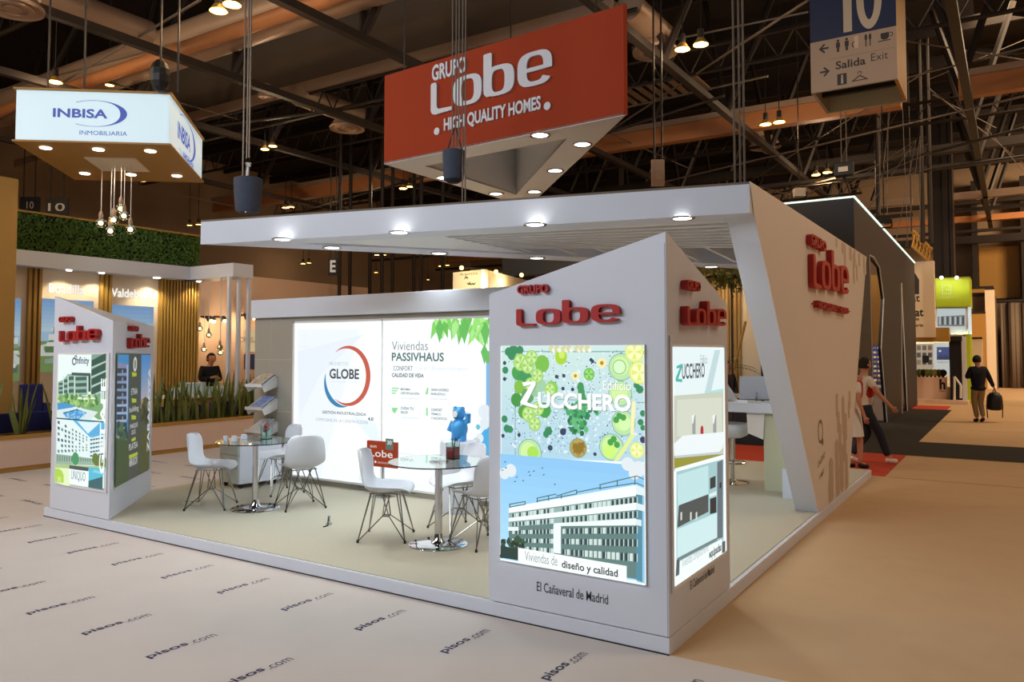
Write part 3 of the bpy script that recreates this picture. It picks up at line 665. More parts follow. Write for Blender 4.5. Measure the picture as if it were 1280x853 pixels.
# diagonal face poster
P = Print(T2+nrm*.012, nd, Z3)
def ep(pts, c): P.pp(pts, c)
ep([(146,442),(188,443),(185,588),(143.5,610)], (60,82,60))
R1 = lambda x, y: (138+x/9.48, 435+y/9.48)
R2 = lambda x, y: (138+x/8.98, 520+y/8.98)
ep([(147,443.5),(161,443.5),(160,545),(145,545)], (80,150,210)); ep([(147,443.5),(161,443.5),(161,462),(147,462)], (72,160,226))
ep([R1(85,165),R1(205,200),R1(200,240),R1(80,240)], (150,156,196))
for r in range(9):
    y = 240+r*92
    ep([R1(80-r,y),R1(190,y+6),R1(190,y+58),R1(78-r,y+62)], (48,62,84)); ep([R1(78-r,y+62),R1(190,y+58),R1(190,y+84),R1(76-r,y+88)], (160,176,206) if r < 4 else (186,206,236)); ep([R1(135,y+20),R1(148,y+20),R1(148,y+56),R1(135,y+56)], (170,190,206))
ep([R1(190,200),R1(208,200),R1(200,850),R1(186,850)], (196,210,236))
ep([R1(360,82),R1(470,85),R1(470,640),R1(355,640)], (84,160,232))
u0_,v0_ = P.uv(*R1(360,640)); u1_,v1_ = P.uv(*R1(468,85)); P.grad(min(u0_,u1_),v0_,max(u0_,u1_),v1_,(206,196,204),(70,154,236),10)
ep([R1(365,600),R1(470,600),R1(470,720),R1(350,720)], (180,160,120)); ep([R2(330,0),R2(430,0),R2(430,240),R2(325,220)], (84,92,70))
for _ in range(40): P.pell(*R1(rr.uniform(370,440), rr.uniform(620,860)), rr.uniform(.8,2), rr.choice(((60,70,44),(90,96,60),(50,60,50))), 7)
for _ in range(50): P.pell(*R2(rr.uniform(65,180), rr.uniform(110,310)), rr.uniform(.8,2), rr.choice(((70,110,70),(90,130,80),(150,170,160),(50,70,80))), 7)
ep([R2(60,250),R2(190,280),R2(190,700),R2(52,810)], (70,94,54)); ep([R2(320,180),R2(435,170),R2(430,595),R2(320,650)], (84,92,50))
ep([R1(215,80),R1(360,82),R2(318,655),R2(185,735)], (78,88,80))
u,v = P.uv(*R1(285,195)); P.ell(u,v,.075,.085,(240,244,240),18); P.ell(u,v,.045,.055,(150,160,150),14)
for px, py in ((275,315),(272,625),(268,825)): ep([R1(px-28,py-28),R1(px+28,py-18),R1(px+26,py+22),R1(px-24,py+28)], (196,220,50))
ep([R2(228,262),R2(275,235),R2(275,275),R2(230,292)], (196,220,50)); ep([R2(200,445),R2(298,405),R2(298,442),R2(202,488)], (196,220,50)); 
P.text('ZARAGOZA', *P.uv(*R2(430,400)), .12, (240,244,244), 1.02, .03, 90)
for t_, a_, b_, h_ in (('ETNIA', (238,560), (312,540), .07), ('building', (215,790), (325,760), .08), ('PARQUE', (215,0), (0,0), .06)):
    if a_[1] > 0: u,v = P.uv(*R1(*a_)); P.text(t_, u, v, h_, (226,230,226), abs(P.uv(*R1(*b_))[0]-u), .01)
for t_, a_, b_, h_ in (('PARQUE',(212,160),(298,110),.06), ('DEL SOL',(230,215),(275,190),.05), ('PLATEA',(198,395),(298,360),.07), ('MIRADOR',(205,580),(295,545),.09)): u,v = P.uv(*R2(*a_)); P.text(t_, u, v, h_, (226,230,226), abs(P.uv(*R2(*b_))[0]-u), .015)
P.done('poster', tl, 'inkdim')
# ---------------------------------------------------------------- canopy with leaning side wall
cp = thing('canopy', 'white triangular canopy with leaning side wall spanning the stand', 'canopy', (-.2, 5, PT))
ZT, ZB = 3.235, 2.975
LT = Vector((-5.48,.62,0)); FR = Vector((-.02,1.9,0)); BK = Vector((-.02,7.97,0))
# side wall: outline in the y,z plane
yb0, yb1 = 4.33, 6.12
wall = [(1.9,ZT),(2.0,ZT-.25),(yb0,PT),(yb1,PT),(7.97,ZT)]
part('side_wall', MB().prism([(-.25,y,z) for y,z in wall], (.23,0,0)), 'white', cp)
part('outer_skin', MB().prism([(-.02,y,z) for y,z in wall], (.01,0,0)), 'tan', cp)  # outer face of the white wall tinted for the warm hall light
inn = lambda p, q, d: (q-p).normalized().cross(Z3)*-d
def inset(A, B, C_, dab, dbc, dca):
    P_ = []
    L = [(A+inn(A,B,dab), B-A), (B+inn(B,C_,dbc), C_-B), (C_+inn(C_,A,dca), A-C_)]
    for (p, d), (q, e) in zip((L[2], L[0], L[1]), (L[0], L[1], L[2])):
        t_ = ((q-p).x*e.y-(q-p).y*e.x)/(d.x*e.y-d.y*e.x); P_.append(p+d*t_)
    return P_
IA, IB, IC = inset(LT, FR, BK, .32, .28, .42)
ring = MB()
for (a, b_), (c, d) in (((LT,FR),(IA,IB)), ((FR,BK),(IB,IC)), ((BK,LT),(IC,IA))):
    ring.prism([a+Z3*ZB, b_+Z3*ZB, d+Z3*ZB, c+Z3*ZB], (0,0,ZT-ZB-.02))
part('rim', ring, 'white', cp)
part('lid', MB().prism([LT+Z3*(ZT-.02), FR+Z3*(ZT-.02), BK+Z3*(ZT-.02)], (0,0,.02)), 'lidshade', cp)  # lid colour darkened to give shade in the gaps between slats
# flat infill at the tip and at the back corner
def lerp(a, b_, t_): return a+(b_-a)*t_
a, b_ = lerp(IA,IB,.36), lerp(IA,IC,.36)
part('soffit_panel', MB().prism([IA+Z3*(ZB+.02), a+Z3*(ZB+.02), b_+Z3*(ZB+.02)], (0,0,.02)), 'whiteboard', cp)
c1, c2 = lerp(IB,IC,.46), lerp(IA,IC,.90)
part('soffit_panel', MB().prism([c1+Z3*(ZB+.02), IC+Z3*(ZB+.02), c2+Z3*(ZB+.02)], (0,0,.02)), 'whiteboard', cp)
# fanning slats
nS = 9
for i in range(nS):
    e0 = lerp(IB, IC, .035+.42*i/(nS-1)); s0 = lerp(a, b_, .06+.66*i/(nS-1))
    d = (e0-s0).normalized(); nn = d.cross(Z3)*.065; ns = nn*.3
    part('slat', MB().prism([s0-ns+Z3*(ZB+.015), e0-nn+Z3*(ZB+.015), e0+nn+Z3*(ZB+.015), s0+ns+Z3*(ZB+.015)], (0,0,.15)), 'whiteboard', cp)
# cross ribs between last slat and the back rim
for i in range(7):
    t_ = i/6; p0 = lerp(lerp(a,b_,.74), c1, .04+.8*t_); p1 = lerp(b_, c2, .02+.9*t_)
    d = (p1-p0).normalized(); nn = d.cross(Z3)*.02
    part('rib', MB().prism([p0-nn+Z3*(ZB+.03), p1-nn+Z3*(ZB+.03), p1+nn+Z3*(ZB+.03), p0+nn+Z3*(ZB+.03)], (0,0,.17)), 'whiteboard', cp)
for px, py in ((353,298.5),(499,290),(669,280),(853,272),(415,309),(549,316),(671,322),(889,333)):
    p = atZ(px, py, ZB)
    dl = part('downlight', MB().lathe([(.078,-.0),(.105,-.002),(.108,-.01),(.1,-.014),(.08,-.012)], p, 24, None, False), 'chrome', cp, smooth=40)
    build('lens', MB().lathe([(.001,-.008),(.079,-.008),(.079,-.001),(.001,-.001)], p, 24), M['lampglow'], dl)
    spot('downlight_beam', (p.x, p.y, ZB-.03), (p.x, p.y, 0), 58, (.86,.97,1.0), 140, .08, .8)
# lettering on the side wall
q0 = atX(1012,360,-.01); hW = (atX(1012,319,-.01).z-q0.z)*157/110; yw0 = atX(1009.5,345,-.01).y; wordmark(cp, Vector((-.008, yw0, q0.z)), Y3, Z3, atX(1055,352,-.01).y-yw0, hW, .06, M['red'])
b = MB(); y0 = atX(1007,305,-.01).y; zq = atX(1008,306.5,-.01).z; put_text(b, 'GRUPO', (-.008,y0,zq), Y3, Z3, atX(1026,306,-.01).y-y0, atX(1008,292.5,-.01).z-zq, .06, .03); part('small_lettering', b, 'red', cp)
b = MB(); y0 = atX(1014,380,-.01).y; zq = atX(1016,386,-.01).z; put_text(b, '· HIGH QUALITY HOMES ·', (-.008,y0,zq), Y3, Z3, atX(1056,385,-.01).y-y0, atX(1016,376,-.01).z-zq, .06, .035); tag(part('small_lettering', b, 'red', cp), kind='stuff')
P = Print((-.01,0,0), Y3, Z3, .001); P.clip = [(4.34,PT+.01),(6.10,PT+.01),(7.95,3.22),(1.95,3.22)]
u,v = P.uv(1025.5,540); P.arc(u, v, .115, 0, 359, .035, .035, (122,92,70), 30); P.ell(u+.1,v-.12,.05,.04,(122,92,70),10); P.text('CALIDAD', u-.17, v-.38, .07, (140,112,90), .4, .01, 12); P.text('Y MÁS', u-.1, v-.52, .07, (140,112,90), .26, .01, 12)
def hexes(cells, c):
    for px, py, h, w_ in cells:
        u,v = P.uv(px,py)
        P.poly([(u-w_,v-h*.5),(u,v-h*.62),(u+w_,v-h*.5),(u+w_,v+h*.5),(u,v+h*.62),(u-w_,v+h*.5)], c)
HC = (188,168,150)
hexes(((1046,507,.24,.07),(1048,528,.22,.08),(1054,520,.42,.09),(1057,534,.3,.09),(1050,548,.3,.09),(1056,560,.3,.1),(1046,575,.4,.11),(1052,585,.5,.13),(1039,600,.42,.12),(1058,590,.4,.1),(1038,618,.3,.1),(1047,604,.35,.12),(1062,500,.2,.06),(1061,512,.2,.06)), HC)
hexes(((1045.5,302,.13,.05),(1053,308,.16,.06),(1056,318,.3,.06),(1063,315,.2,.09),(1068,320,.28,.08),(1067,336,.36,.06),(1071,341,.2,.05),(1080,330,.26,.07),(1074,322,.22,.06)), HC)
tag(P.done('wall_pattern', cp, 'ink'), kind='stuff')
# ---------------------------------------------------------------- hanging red sign
sg = thing('red_sign', 'large red triangular sign hanging over the white canopy', 'sign', (-5, 5, 4.5))
zs = 4.5; A, B_, C_ = atZ(480,205,zs), atZ(783,143,zs), atZ(660,258.5,zs); zt = 5.74+.0
zt = atP(480,95,A,(B_-A).cross(Z3).normalized()).z; zt = (zt+atP(781,5,A,(B_-A).cross(Z3).normalized()).z)/2
hh = Z3*(zt-zs)
for p, q in ((A,B_),(B_,C_),(C_,A)):
    n_ = (q-p).normalized().cross(Z3)*.03
    part('panel', MB().prism([p, q, q-n_*1, p-n_*1], hh), 'orange', sg)
iA, iB, iC = inset(A, B_, C_, .42, .42, .42)
r_ = MB()
for (a, b_), (c, d) in (((A,B_),(iA,iB)), ((B_,C_),(iB,iC)), ((C_,A),(iC,iA))):
    dn = Z3*.006; r_.prism([a-dn, b_-dn, d-dn, c-dn], (0,0,.03))
part('soffit', r_, 'whiteboard', sg)
inw = MB()
for p, q in ((iA,iB),(iB,iC),(iC,iA)): inw.prism([p, q, q+Z3*.9, p+Z3*.9], (q-p).normalized().cross(Z3)*.02)
part('inner_wall', inw, 'whiteboard', sg)
cs = (A+B_+C_)/3; part('inner_lid', MB().prism([cs+(p-cs)*.93+Z3*.95 for p in (A,B_,C_)], (0,0,.02)), 'whiteboard', sg)
for px, py in ((555,222),(675,168.5),(728,180),(694,213),(668,239.5),(620,242)):
    p = atZ(px, py, zs-.006)
    dl = part('downlight', MB().lathe([(.1,-.0),(.13,-.002),(.135,-.01),(.125,-.016),(.1,-.012)], p, 22, None, False), 'chrome', sg, smooth=40)
    build('lens', MB().lathe([(.001,-.008),(.1,-.008),(.1,-.001),(.001,-.001)], p, 22), M['lampglow'], dl)
    spot('sign_downlight_beam', (p.x, p.y, p.z-.03), (p.x, p.y, 0), 60, (1,.95,.86), 140, .1, .8)
sn = (B_-A).normalized().cross(Z3); su = (B_-A).normalized()
def sp(x, y): return atP(x, y, A, sn)
a = sp(540,145); e = sp(692,103); wordmark(sg, a, su, Z3, (e-a).length*1.0, .62, .03, M['white'])
for t_, (x0,y0), (x1,y1), h_ in (('GRUPO',(541,102.5),(584,89),.22), ('HIGH QUALITY HOMES',(556,167),(677,141),.2)):
    a = sp(x0,y0); e = sp(x1,y1); b = MB(); put_text(b, t_, a, su, Z3, (e-a).dot(su), h_, .02, .03); part('small_lettering', b, 'white', sg)
for x,y in ((547,164.5),(685,133)): p = sp(x,y); part('dot', MB().lathe([(.001,0),(.05,0),(.05,.02),(.001,.02)], p, 14, sn), 'white', sg)
for p in (lerp(A,B_,.1), lerp(A,B_,.9), lerp(A,C_,.85)):
    part('cable', MB().tube(p+hh, p+Z3*7.3, .012, 5), 'metal', sg)
# ---------------------------------------------------------------- back screen wall
YW = 2.66
sw = thing('screen_partition', 'beige wall with white header and big backlit screen', 'wall panel', (-4.7, YW, PT))
part('board', MB().box((-7.11,YW,PT),(-2.2,YW+.5,2.54)), 'beige', sw)
part('header', MB().box((-7.13,YW-.06,2.295),(-2.2,YW+.52,2.545)), 'white', sw, bevel=.004)
part('board_joint', MB().box((-6.78,YW-.002,PT),(-6.775,YW,2.29)).box((-7.11,YW-.002,1.02),(-6.29,YW,1.025)).box((-7.11,YW-.002,1.72),(-6.29,YW,1.725)), 'sage', sw)
fx0, fx1, fz0, fz1 = -6.31, -2.35, atY(611,626.5,YW).z, 2.235
part('screen_frame', MB().box((fx0,YW-.03,fz0),(fx1,YW,fz0+.025)).box((fx0,YW-.03,fz1-.025),(fx1,YW,fz1)).box((fx0,YW-.03,fz0),(fx0+.025,YW,fz1)).box((fx1-.025,YW-.03,fz0),(fx1,YW,fz1)).box((-4.725,YW-.03,fz0),(-4.712,YW,fz1)), 'whiteboard', sw)
P = Print((fx0,YW-.018,fz0), X3, Z3)
WW, HH = fx1-fx0, fz1-fz0
P.box_clip(.02,.02,WW-.02,HH-.02); P.rect(.02,.02,WW-.02,HH-.02,(246,252,255))
P.pp([(372,412),(450,412),(400,600),(372,580)], (236,244,252)); P.pp([(440,520),(470,530),(478,560),(478,570)], (230,244,252)); P.pp([(455,418),(400,470),(375,520),(372,440)], (230,238,248)); P.pp([(440,535),(477,560),(477,566),(440,545)], (255,255,255))
for x in range(372,384,3):
    for y in range(420,500,14): P.pell(x+4, y, .8, (226,236,244), 6)
# globe rings
u,v = P.uv(434,470); RG = abs(P.uv(457,470)[0]-u)
P.arc(u, v, RG*1.15, 125, -125, .004, .075, (196,84,62), 44); P.arc(u-.06, v-.06, RG*1.05, 165, 282, .004, .065, (44,128,176), 30)
P.ptext('PROYECTO', 412, 457, 435, 453, (150,160,166), -.012); P.ptext('GLOBE', 412, 473.5, 449, 461, (56,70,74), .028)
P.ptext('CONSTRUCCIÓN INTEGRAL', 412, 478, 448, 476, (190,200,206), -.01)
P.ptext('GESTIÓN INDUSTRIALIZADA', 403, 517, 458, 512.5, (86,96,104), .02); P.ptext('COMO BASE DE LA CONSTRUCCIÓN', 395, 526, 460, 521.5, (140,150,158), -.005); P.ptext('4.0', 460, 526, 467, 521.5, (70,84,92), .03)
P.ptext('Viviendas', 490, 438, 535, 427, (84,96,98), -.01); P.ptext('PASSIVHAUS', 490, 451.5, 555, 441, (58,100,94), .02)
P.ptext('CONFORT', 492, 463.5, 516, 457.5, (96,106,110), .005); P.ptext('+ salud = Eficiencia Energética', 519, 464, 585, 458, (196,206,212), -.015); P.ptext('CALIDAD DE VIDA', 490, 471.5, 530, 466.5, (84,94,98), .03)
for t1,t2,x,y in (('MÁXIMA','CERTIFICACIÓN',501,488),('GRAN AHORRO','ENERGÉTICO',539,489),('CUIDA TU','SALUD',501,512),('CONFORT','TÉRMICO',539,514)):
    P.ptext(t1, x, y, x+len(t1)*2.0, y-3.4, (84,108,104), .02); P.ptext(t2, x, y+5, x+len(t2)*1.8, y+1.6, (84,108,104), .02); P.ptext('sistema passivhaus', x, y+11, x+22, y+9, (180,188,192), 0)
P.ptext('Y ACÚSTICO', 539, 524, 559, 520.6, (84,108,104), .02)
P.many([[P.uv(*p) for p in q] for q in (((490,485),(499,485),(499,486.5),(490,486.5)),((490,488),(497,488),(497,489.5),(490,489.5)),((490,491),(495,491),(495,492.5),(490,492.5)),((490,510),(498,510),(494,517),(491,515)),((534,485),(536,485),(535,493),(532,493)),((533,510),(535,510),(535,520),(533,520)))], (140,216,140))
for _ in range(60):
    x = rr.uniform(543,622); y = rr.uniform(398,412+ (8 if x > 575 else 0)); r = rr.uniform(2,4.5); uu, vv = P.uv(x,y); a_ = rr.uniform(-2.2,-.9); L_ = r*.026
    P.poly([(uu-.5*L_*sin(a_),vv+.5*L_*cos(a_)),(uu+1.6*L_*cos(a_),vv+1.6*L_*sin(a_)),(uu+.5*L_*sin(a_),vv-.5*L_*cos(a_)),(uu-.6*L_*cos(a_),vv-.6*L_*sin(a_))], rr.choice(((126,210,96),(170,232,140),(104,190,80),(196,240,180),(150,226,110))))
for x,y,r in ((550,410,5),(581,409,5.5),(607,414,5),(606,440,4),(611,448,4)): uu, vv = P.uv(x,y); k_=r*.018; P.poly([(uu-k_*.7,vv),(uu,vv-k_*2),(uu+k_*.7,vv),(uu,vv+k_*1.2)], (96,186,84))
P.pp([(608,455),(622,452),(622,510),(608,508)], (120,180,232)); P.pp([(601,535),(622,510),(622,570),(601,568)], (216,234,240)); P.pp([(600,545),(608,535),(622,530),(622,575),(600,566)], (70,170,222))
for x,y,r in ((606,515,8),(600,548,5),(606,530,6)): P.pell(x,y,r,(222,232,240),12)
P.pell(598,534,3,(90,190,214),6); P.pell(596,553,5,(200,206,206),10)
P.ptext('LINEAS DE INVESTIGACIÓN', 450, 600, 517, 593, (176,188,192), -.01); P.ptext('Preparados para el futuro', 440, 610, 519, 603, (70,78,82), .01)
P.ptext('sistema de ventilación', 490, 567, 520, 565, (200,206,210), 0); P.ptext('súper eficiente', 540, 582, 585, 577, (90,110,104), 0)
P.done('glowing_print', sw)
# red cube plaque in front of the screen
pq = tag(build('red_plaque', MB().prism([atY(459,550,2.3)-Y3*0, atY(497,553,2.3), atY(496,586,2.3), atY(460,580,2.3)], (0,.03,0)), M['orange']), None)
bpy.data.objects.remove(pq)
p0 = atY(478,568,2.45)
pq = thing('red_plaque', 'square red company plaque standing before the backlit screen', 'sign', (p0.x, 2.45, PT))
part('board', MB().cbox((p0.x,2.45,p0.z),.47,.03,.30), 'orange', pq); part('stand', MB().box((p0.x-.012,2.46,PT),(p0.x+.012,2.48,p0.z)).box((p0.x-.12,2.37,PT),(p0.x+.12,2.55,PT+.012)), 'chrome', pq)
P = Print((p0.x-.235,2.435,p0.z-.15), X3, Z3)
P.rect(.30,.21,.42,.34,(96,116,108)); P.text('30', .325,.27,.05,(240,240,240),.07,.02); P.text('GRUPO', .05,.22,.028,(240,240,240),.11,.02)
P.text('Lobe', .05,.115,.085,(244,244,244),.36,.01); P.ell(.14,.055,.016,.016,(244,244,244),10); P.text('CONSTRUCCIÓN', .17,.04,.025,(240,230,226),.2,.01)
P.done('printed_lettering', pq, 'ink')
# blue plush figure (plain generic bear shape) on a white stool table
p = atY(574,551,2.3)
st = thing('white_stool', 'small white cylindrical stool beneath the blue figure by the screen', 'stool', (p.x, 2.3, PT))
part('body', MB().lathe([(.2,0),(.21,.02),(.21,p.z-PT-.03),(.2,p.z-PT-.005)], (p.x,2.3,PT), 28), 'white', st, smooth=40)
bx, by, bz = p.x, 2.3, p.z
bear = thing('blue_figure', 'blue waving bear-shaped figurine standing on the white stool', 'figurine', (bx,by,bz))
bl = mat('blue_vinyl', (60,150,214), .4, var=.04); M['bluev'] = bl
b = MB().ball((bx,by,bz+.13), .095, 14, 10, 1.2).ball((bx-.005,by,bz+.29), .075, 14, 10).ball((bx-.055,by,bz+.345), .024, 10, 6).ball((bx+.045,by,bz+.345), .024, 10, 6)
b.tube((bx-.08,by,bz+.2),(bx-.12,by-.02,bz+.1),.03,10).tube((bx+.07,by,bz+.2),(bx+.13,by-.02,bz+.22),.03,10).tube((bx+.13,by-.02,bz+.2),(bx+.14,by-.03,bz+.3),.03,10).tube((bx-.05,by,bz+.1),(bx-.055,by-.01,bz),.04,10).tube((bx+.05,by,bz+.1),(bx+.055,by-.01,bz),.04,10)
part('body', b, 'bluev', bear, smooth=60)
part('face_ring', MB().lathe([(.02,0),(.035,0),(.035,.008),(.02,.008)], (bx,by-.078,bz+.29), 16, (0,-1,0)), 'whiteboard', bear)
# ---------------------------------------------------------------- brochure shelves
mags = [((110,120,96),(190,170,150)), ((80,100,190),(150,170,220)), ((150,180,210),(214,220,224))]
for i, (py, lab) in enumerate(((474,'upper'),(502,'middle'),(530,'lower'))):
    p = atY(337, py, YW); zc = p.z-.08
    h = thing('brochure_shelf', '%s tilted acrylic brochure shelf on the beige wall' % lab, 'shelf', (p.x, YW, zc), 0)
    R_ = radians(38)
    b = MB().prism([(p.x-.17,YW-.02,zc+.12),(p.x+.17,YW-.02,zc+.12),(p.x+.17,YW-.27,zc-.02),(p.x-.17,YW-.27,zc-.02)], (0,0,.006)); b.box((p.x-.17,YW-.275,zc-.02),(p.x+.17,YW-.268,zc+.02))
    part('tray', b, 'whiteboard', h); b_k = MB().prism([(p.x+.16,YW,zc+.12),(p.x+.16,YW-.26,zc-.02),(p.x+.16,YW-.22,zc-.09),(p.x+.16,YW,zc-.02)], (.006,0,0)); part('bracket', b_k, 'whiteboard', h); b_k = MB().prism([(p.x-.166,YW,zc+.12),(p.x-.166,YW-.26,zc-.02),(p.x-.166,YW-.22,zc-.09),(p.x-.166,YW,zc-.02)], (.006,0,0)); part('bracket', b_k, 'whiteboard', h)
    dirn = Vector((0,.25,.14)).normalized(); nn = dirn.cross(-X3)*1
    nn = X3.cross(dirn)
    for k_ in range(3):
        o0 = Vector((p.x-.14+.03*k_, YW-.262, zc-.008+.012*k_))
        q = MB().prism([o0, o0+X3*.22, o0+X3*.22+dirn*.27, o0+dirn*.27], nn*.009)
        lab2 = 'brochure %s on the %s wall shelf' % (('lying at the bottom of the pile','in the middle of the pile','lying on top of the pile')[k_], lab)
        mg = tag(build('brochure', q, M['white']), lab2, 'brochure', 'brochures on the wall shelves')
        if k_ == 2:
            P = Print(o0+nn*.009, X3, dirn, .0005); P.rect(0,0,.22,.27,mags[i][1])
            for _ in range(26): P.ell(rr.uniform(.02,.2), rr.uniform(.03,.25), rr.uniform(.006,.02), rr.uniform(.006,.015), tuple(min(255,max(0,q_+rr.randint(-50,60))) for q_ in mags[i][0]), 6)
            P.done('cover_print', mg, 'ink')
# ---------------------------------------------------------------- drawer pedestal
a, bq, cq = atZ(298,612.5,PT), atZ(271,607,PT), atZ(340,604,PT)
ux_ = (bq-a); ux_.z = 0; uy_ = (cq-a); uy_.z = 0; wd = ux_.length; ux_.normalize(); uy_ = Vector((-ux_.y, ux_.x, 0)) if Vector((-ux_.y,ux_.x,0)).dot(uy_) > 0 else Vector((ux_.y,-ux_.x,0)); dp = .62; wd = .44
dr = thing('drawer_unit', 'white and grey drawer pedestal on castors beneath the left glass table', 'cabinet', a)
hz = .60
G = lambda u, v, z: a+ux_*u+uy_*v+Z3*z
def gbox(mb, u0,u1,v0,v1,z0,z1): return mb.prism([G(u0,v0,z0),G(u1,v0,z0),G(u1,v1,z0),G(u0,v1,z0)], (0,0,z1-z0))
part('body', gbox(MB(),0,wd,0.012,dp,.06,hz), 'white', dr, bevel=.003)
M['grey2'] = mat('pale_grey_drawer', (176,184,180), .4, var=.02)
for k_ in range(3):
    z0 = .07+k_*.175; d_ = part('drawer', gbox(MB(),.006,wd-.006,-.008,.012,z0,z0+.168), 'grey2', dr)
    build('handle', gbox(MB(), wd/2-.07, wd/2+.07, -.02, -.008, z0+.125, z0+.14), M['chrome'], d_)
for u_, v_ in ((.05,.06),(wd-.05,.06),(.05,dp-.06),(wd-.05,dp-.06)):
    c = G(u_,v_,.03); part('castor', MB().tube(c-ux_*.012, c+ux_*.012, .03, 12), 'black', dr)
# ---------------------------------------------------------------- glass tables
def gtable(c, r, lab):
    t = thing('glass_table', lab, 'table', (c.x,c.y,PT), 0, 'round glass tables')
    part('base', MB().lathe([(.26,0),(.262,.006),(.25,.014),(.07,.02),(.045,.05),(.034,.1)], (c.x,c.y,PT), 40), 'chrome', t, smooth=40)
    part('column', MB().lathe([(.034,.06),(.034,.715)], (c.x,c.y,PT), 20), 'chrome', t, smooth=40)
    part('collar', MB().lathe([(.034,.69),(.09,.715),(.09,.73)], (c.x,c.y,PT), 24), 'chrome', t, smooth=40)
    part('glass_top', MB().lathe([(r-.002,.73),(r,.732),(r,.738),(r-.002,.74)], (c.x,c.y,PT), 48), 'glass', t)
    return t
TA, TB = atZ(319,636,PT), atZ(548,681,PT)
gtable(TA, .42, 'round glass table with chrome column at the drawer pedestal'); gtable(TB, .45, 'round glass table with chrome column near the fruit poster tower')
# ---------------------------------------------------------------- shell chairs
def chair(c, head, lab):
    t = thing('shell_chair', lab, 'chair', (c.x,c.y,PT), head-pi/2, 'white shell chairs around the glass tables')
    prof = [(.235,.422),(.225,.438),(.18,.448),(.08,.436),(-.02,.428),(-.11,.43),(-.165,.452),(-.2,.5),(-.222,.57),(-.24,.65),(-.255,.73),(-.265,.79),(-.268,.815)]
    wid = [.15,.195,.225,.235,.238,.236,.232,.228,.226,.222,.21,.18,.12]
    N = 12; vs = []
    for k_, ((y,z), wq) in enumerate(zip(prof, wid)):
        sb = k_/(len(prof)-1)
        for j in range(N+1):
            q = -1+2*j/N; seat = max(0, 1-sb*2); back = max(0, min(1, (sb-.45)*2.5))
            lift = .055*abs(q)**2.6*(1-back)*(.3+min(1, sb*3)); fwd = .085*abs(q)**2.2*back*(1-.35*max(0,sb-.8)/.2)
            vs.append((wq*q, y+fwd+.02*(1-back)*0, z+lift))
    fs = [(k_*(N+1)+j, k_*(N+1)+j+1, (k_+1)*(N+1)+j+1, (k_+1)*(N+1)+j) for k_ in range(len(prof)-1) for j in range(N)]
    s_ = build('seat_shell', MB().add(vs, fs), M['chair'], t, smooth=80, world=False, thick=.009)
    s_.modifiers.new('smooth', 'SUBSURF').levels = 1; s_.modifiers['smooth'].render_levels = 1
    for sx in (-1, 1):
        for sy in (-1, 1):
            f = (sx*.22, sy*.215-.0, .012)
            l = build('leg', MB().path([(sx*.13, sy*.12, .425), f, (sx*.05, sy*.13, .42)], .0055, 6).path([f, (sx*.035, sy*.03, .2), (sx*.13, -sy*.02, .425)], .0055, 6), M['wire'], t, world=False)
            build('foot_cap', MB().lathe([(.012,0),(.012,.02),(.006,.028)], (f[0],f[1],0), 10), M['black'], l, world=False)
    build('cross_brace', MB().path([(-.035,-.03,.2),(.035,-.03,.2),(.035,.03,.2),(-.035,.03,.2),(-.035,-.03,.2)], .006, 6), M['wire'], t, world=False)
    build('seat_mount', MB().path([(-.14,-.125,.425),(.14,-.125,.425),(.14,.125,.425),(-.14,.125,.425),(-.14,-.125,.425)], .006, 6), M['wire'], t, world=False)
    return t
RA = YAW
chair(atZ(264,634,PT), RA+.05, 'white shell chair left of the left glass table, facing right')
chair(atZ(349,616,PT), RA+pi+.75, 'white shell chair behind the left table, facing the pedestal')
chair(atZ(375,634,PT), RA+radians(122), 'white shell chair right of the left table, back to viewer')
chair(atZ(483,672,PT), RA-.05, 'white shell chair left of the right glass table, facing right')
chair(atZ(573,662,PT), RA+pi+.6, 'white shell chair behind the right glass table')
chair(atZ(603,680,PT), RA+radians(128), 'white shell chair half hidden by the fruit poster tower')
# ---------------------------------------------------------------- things on the tables and carpet
def vase(c, lab, pet):
    M_ = mat('rose_glass', (214,60,70), .1, var=.05, trans=.35)
    z = PT+.74
    t = thing('square_vase', lab, 'vase', (c.x,c.y,z))
    part('glass', MB().box((c.x-.045,c.y-.045,z),(c.x+.045,c.y+.045,z+.008)).box((c.x-.045,c.y-.045,z),(c.x-.041,c.y+.045,z+.15)).box((c.x+.041,c.y-.045,z),(c.x+.045,c.y+.045,z+.15)).box((c.x-.045,c.y-.045,z),(c.x+.045,c.y-.041,z+.15)).box((c.x-.045,c.y+.041,z),(c.x+.045,c.y+.045,z+.15)), 'glass', t)
    q = build('water_fill' if pet else 'flower', MB().box((c.x-.04,c.y-.04,z+.009),(c.x+.04,c.y+.04,z+.11)) if pet else MB().ball((c.x,c.y,z+.12),.035,9,6).ball((c.x+.02,c.y-.02,z+.15),.025,8,5).ball((c.x-.025,c.y,z+.09),.02,8,5), M_, t)
    part('stem', MB().tube((c.x,c.y,z+.02),(c.x+.03,c.y,z+.2),.004,5).tube((c.x,c.y,z+.02),(c.x-.02,c.y+.02,z+.19),.004,5), 'leaf2', t)
vase(atZ(333,549,PT+.74), 'clear square vase with red flower on the left glass table', 0)
vase(atZ(566,574,PT+.74), 'square glass vase with red filling on the right table', 1)
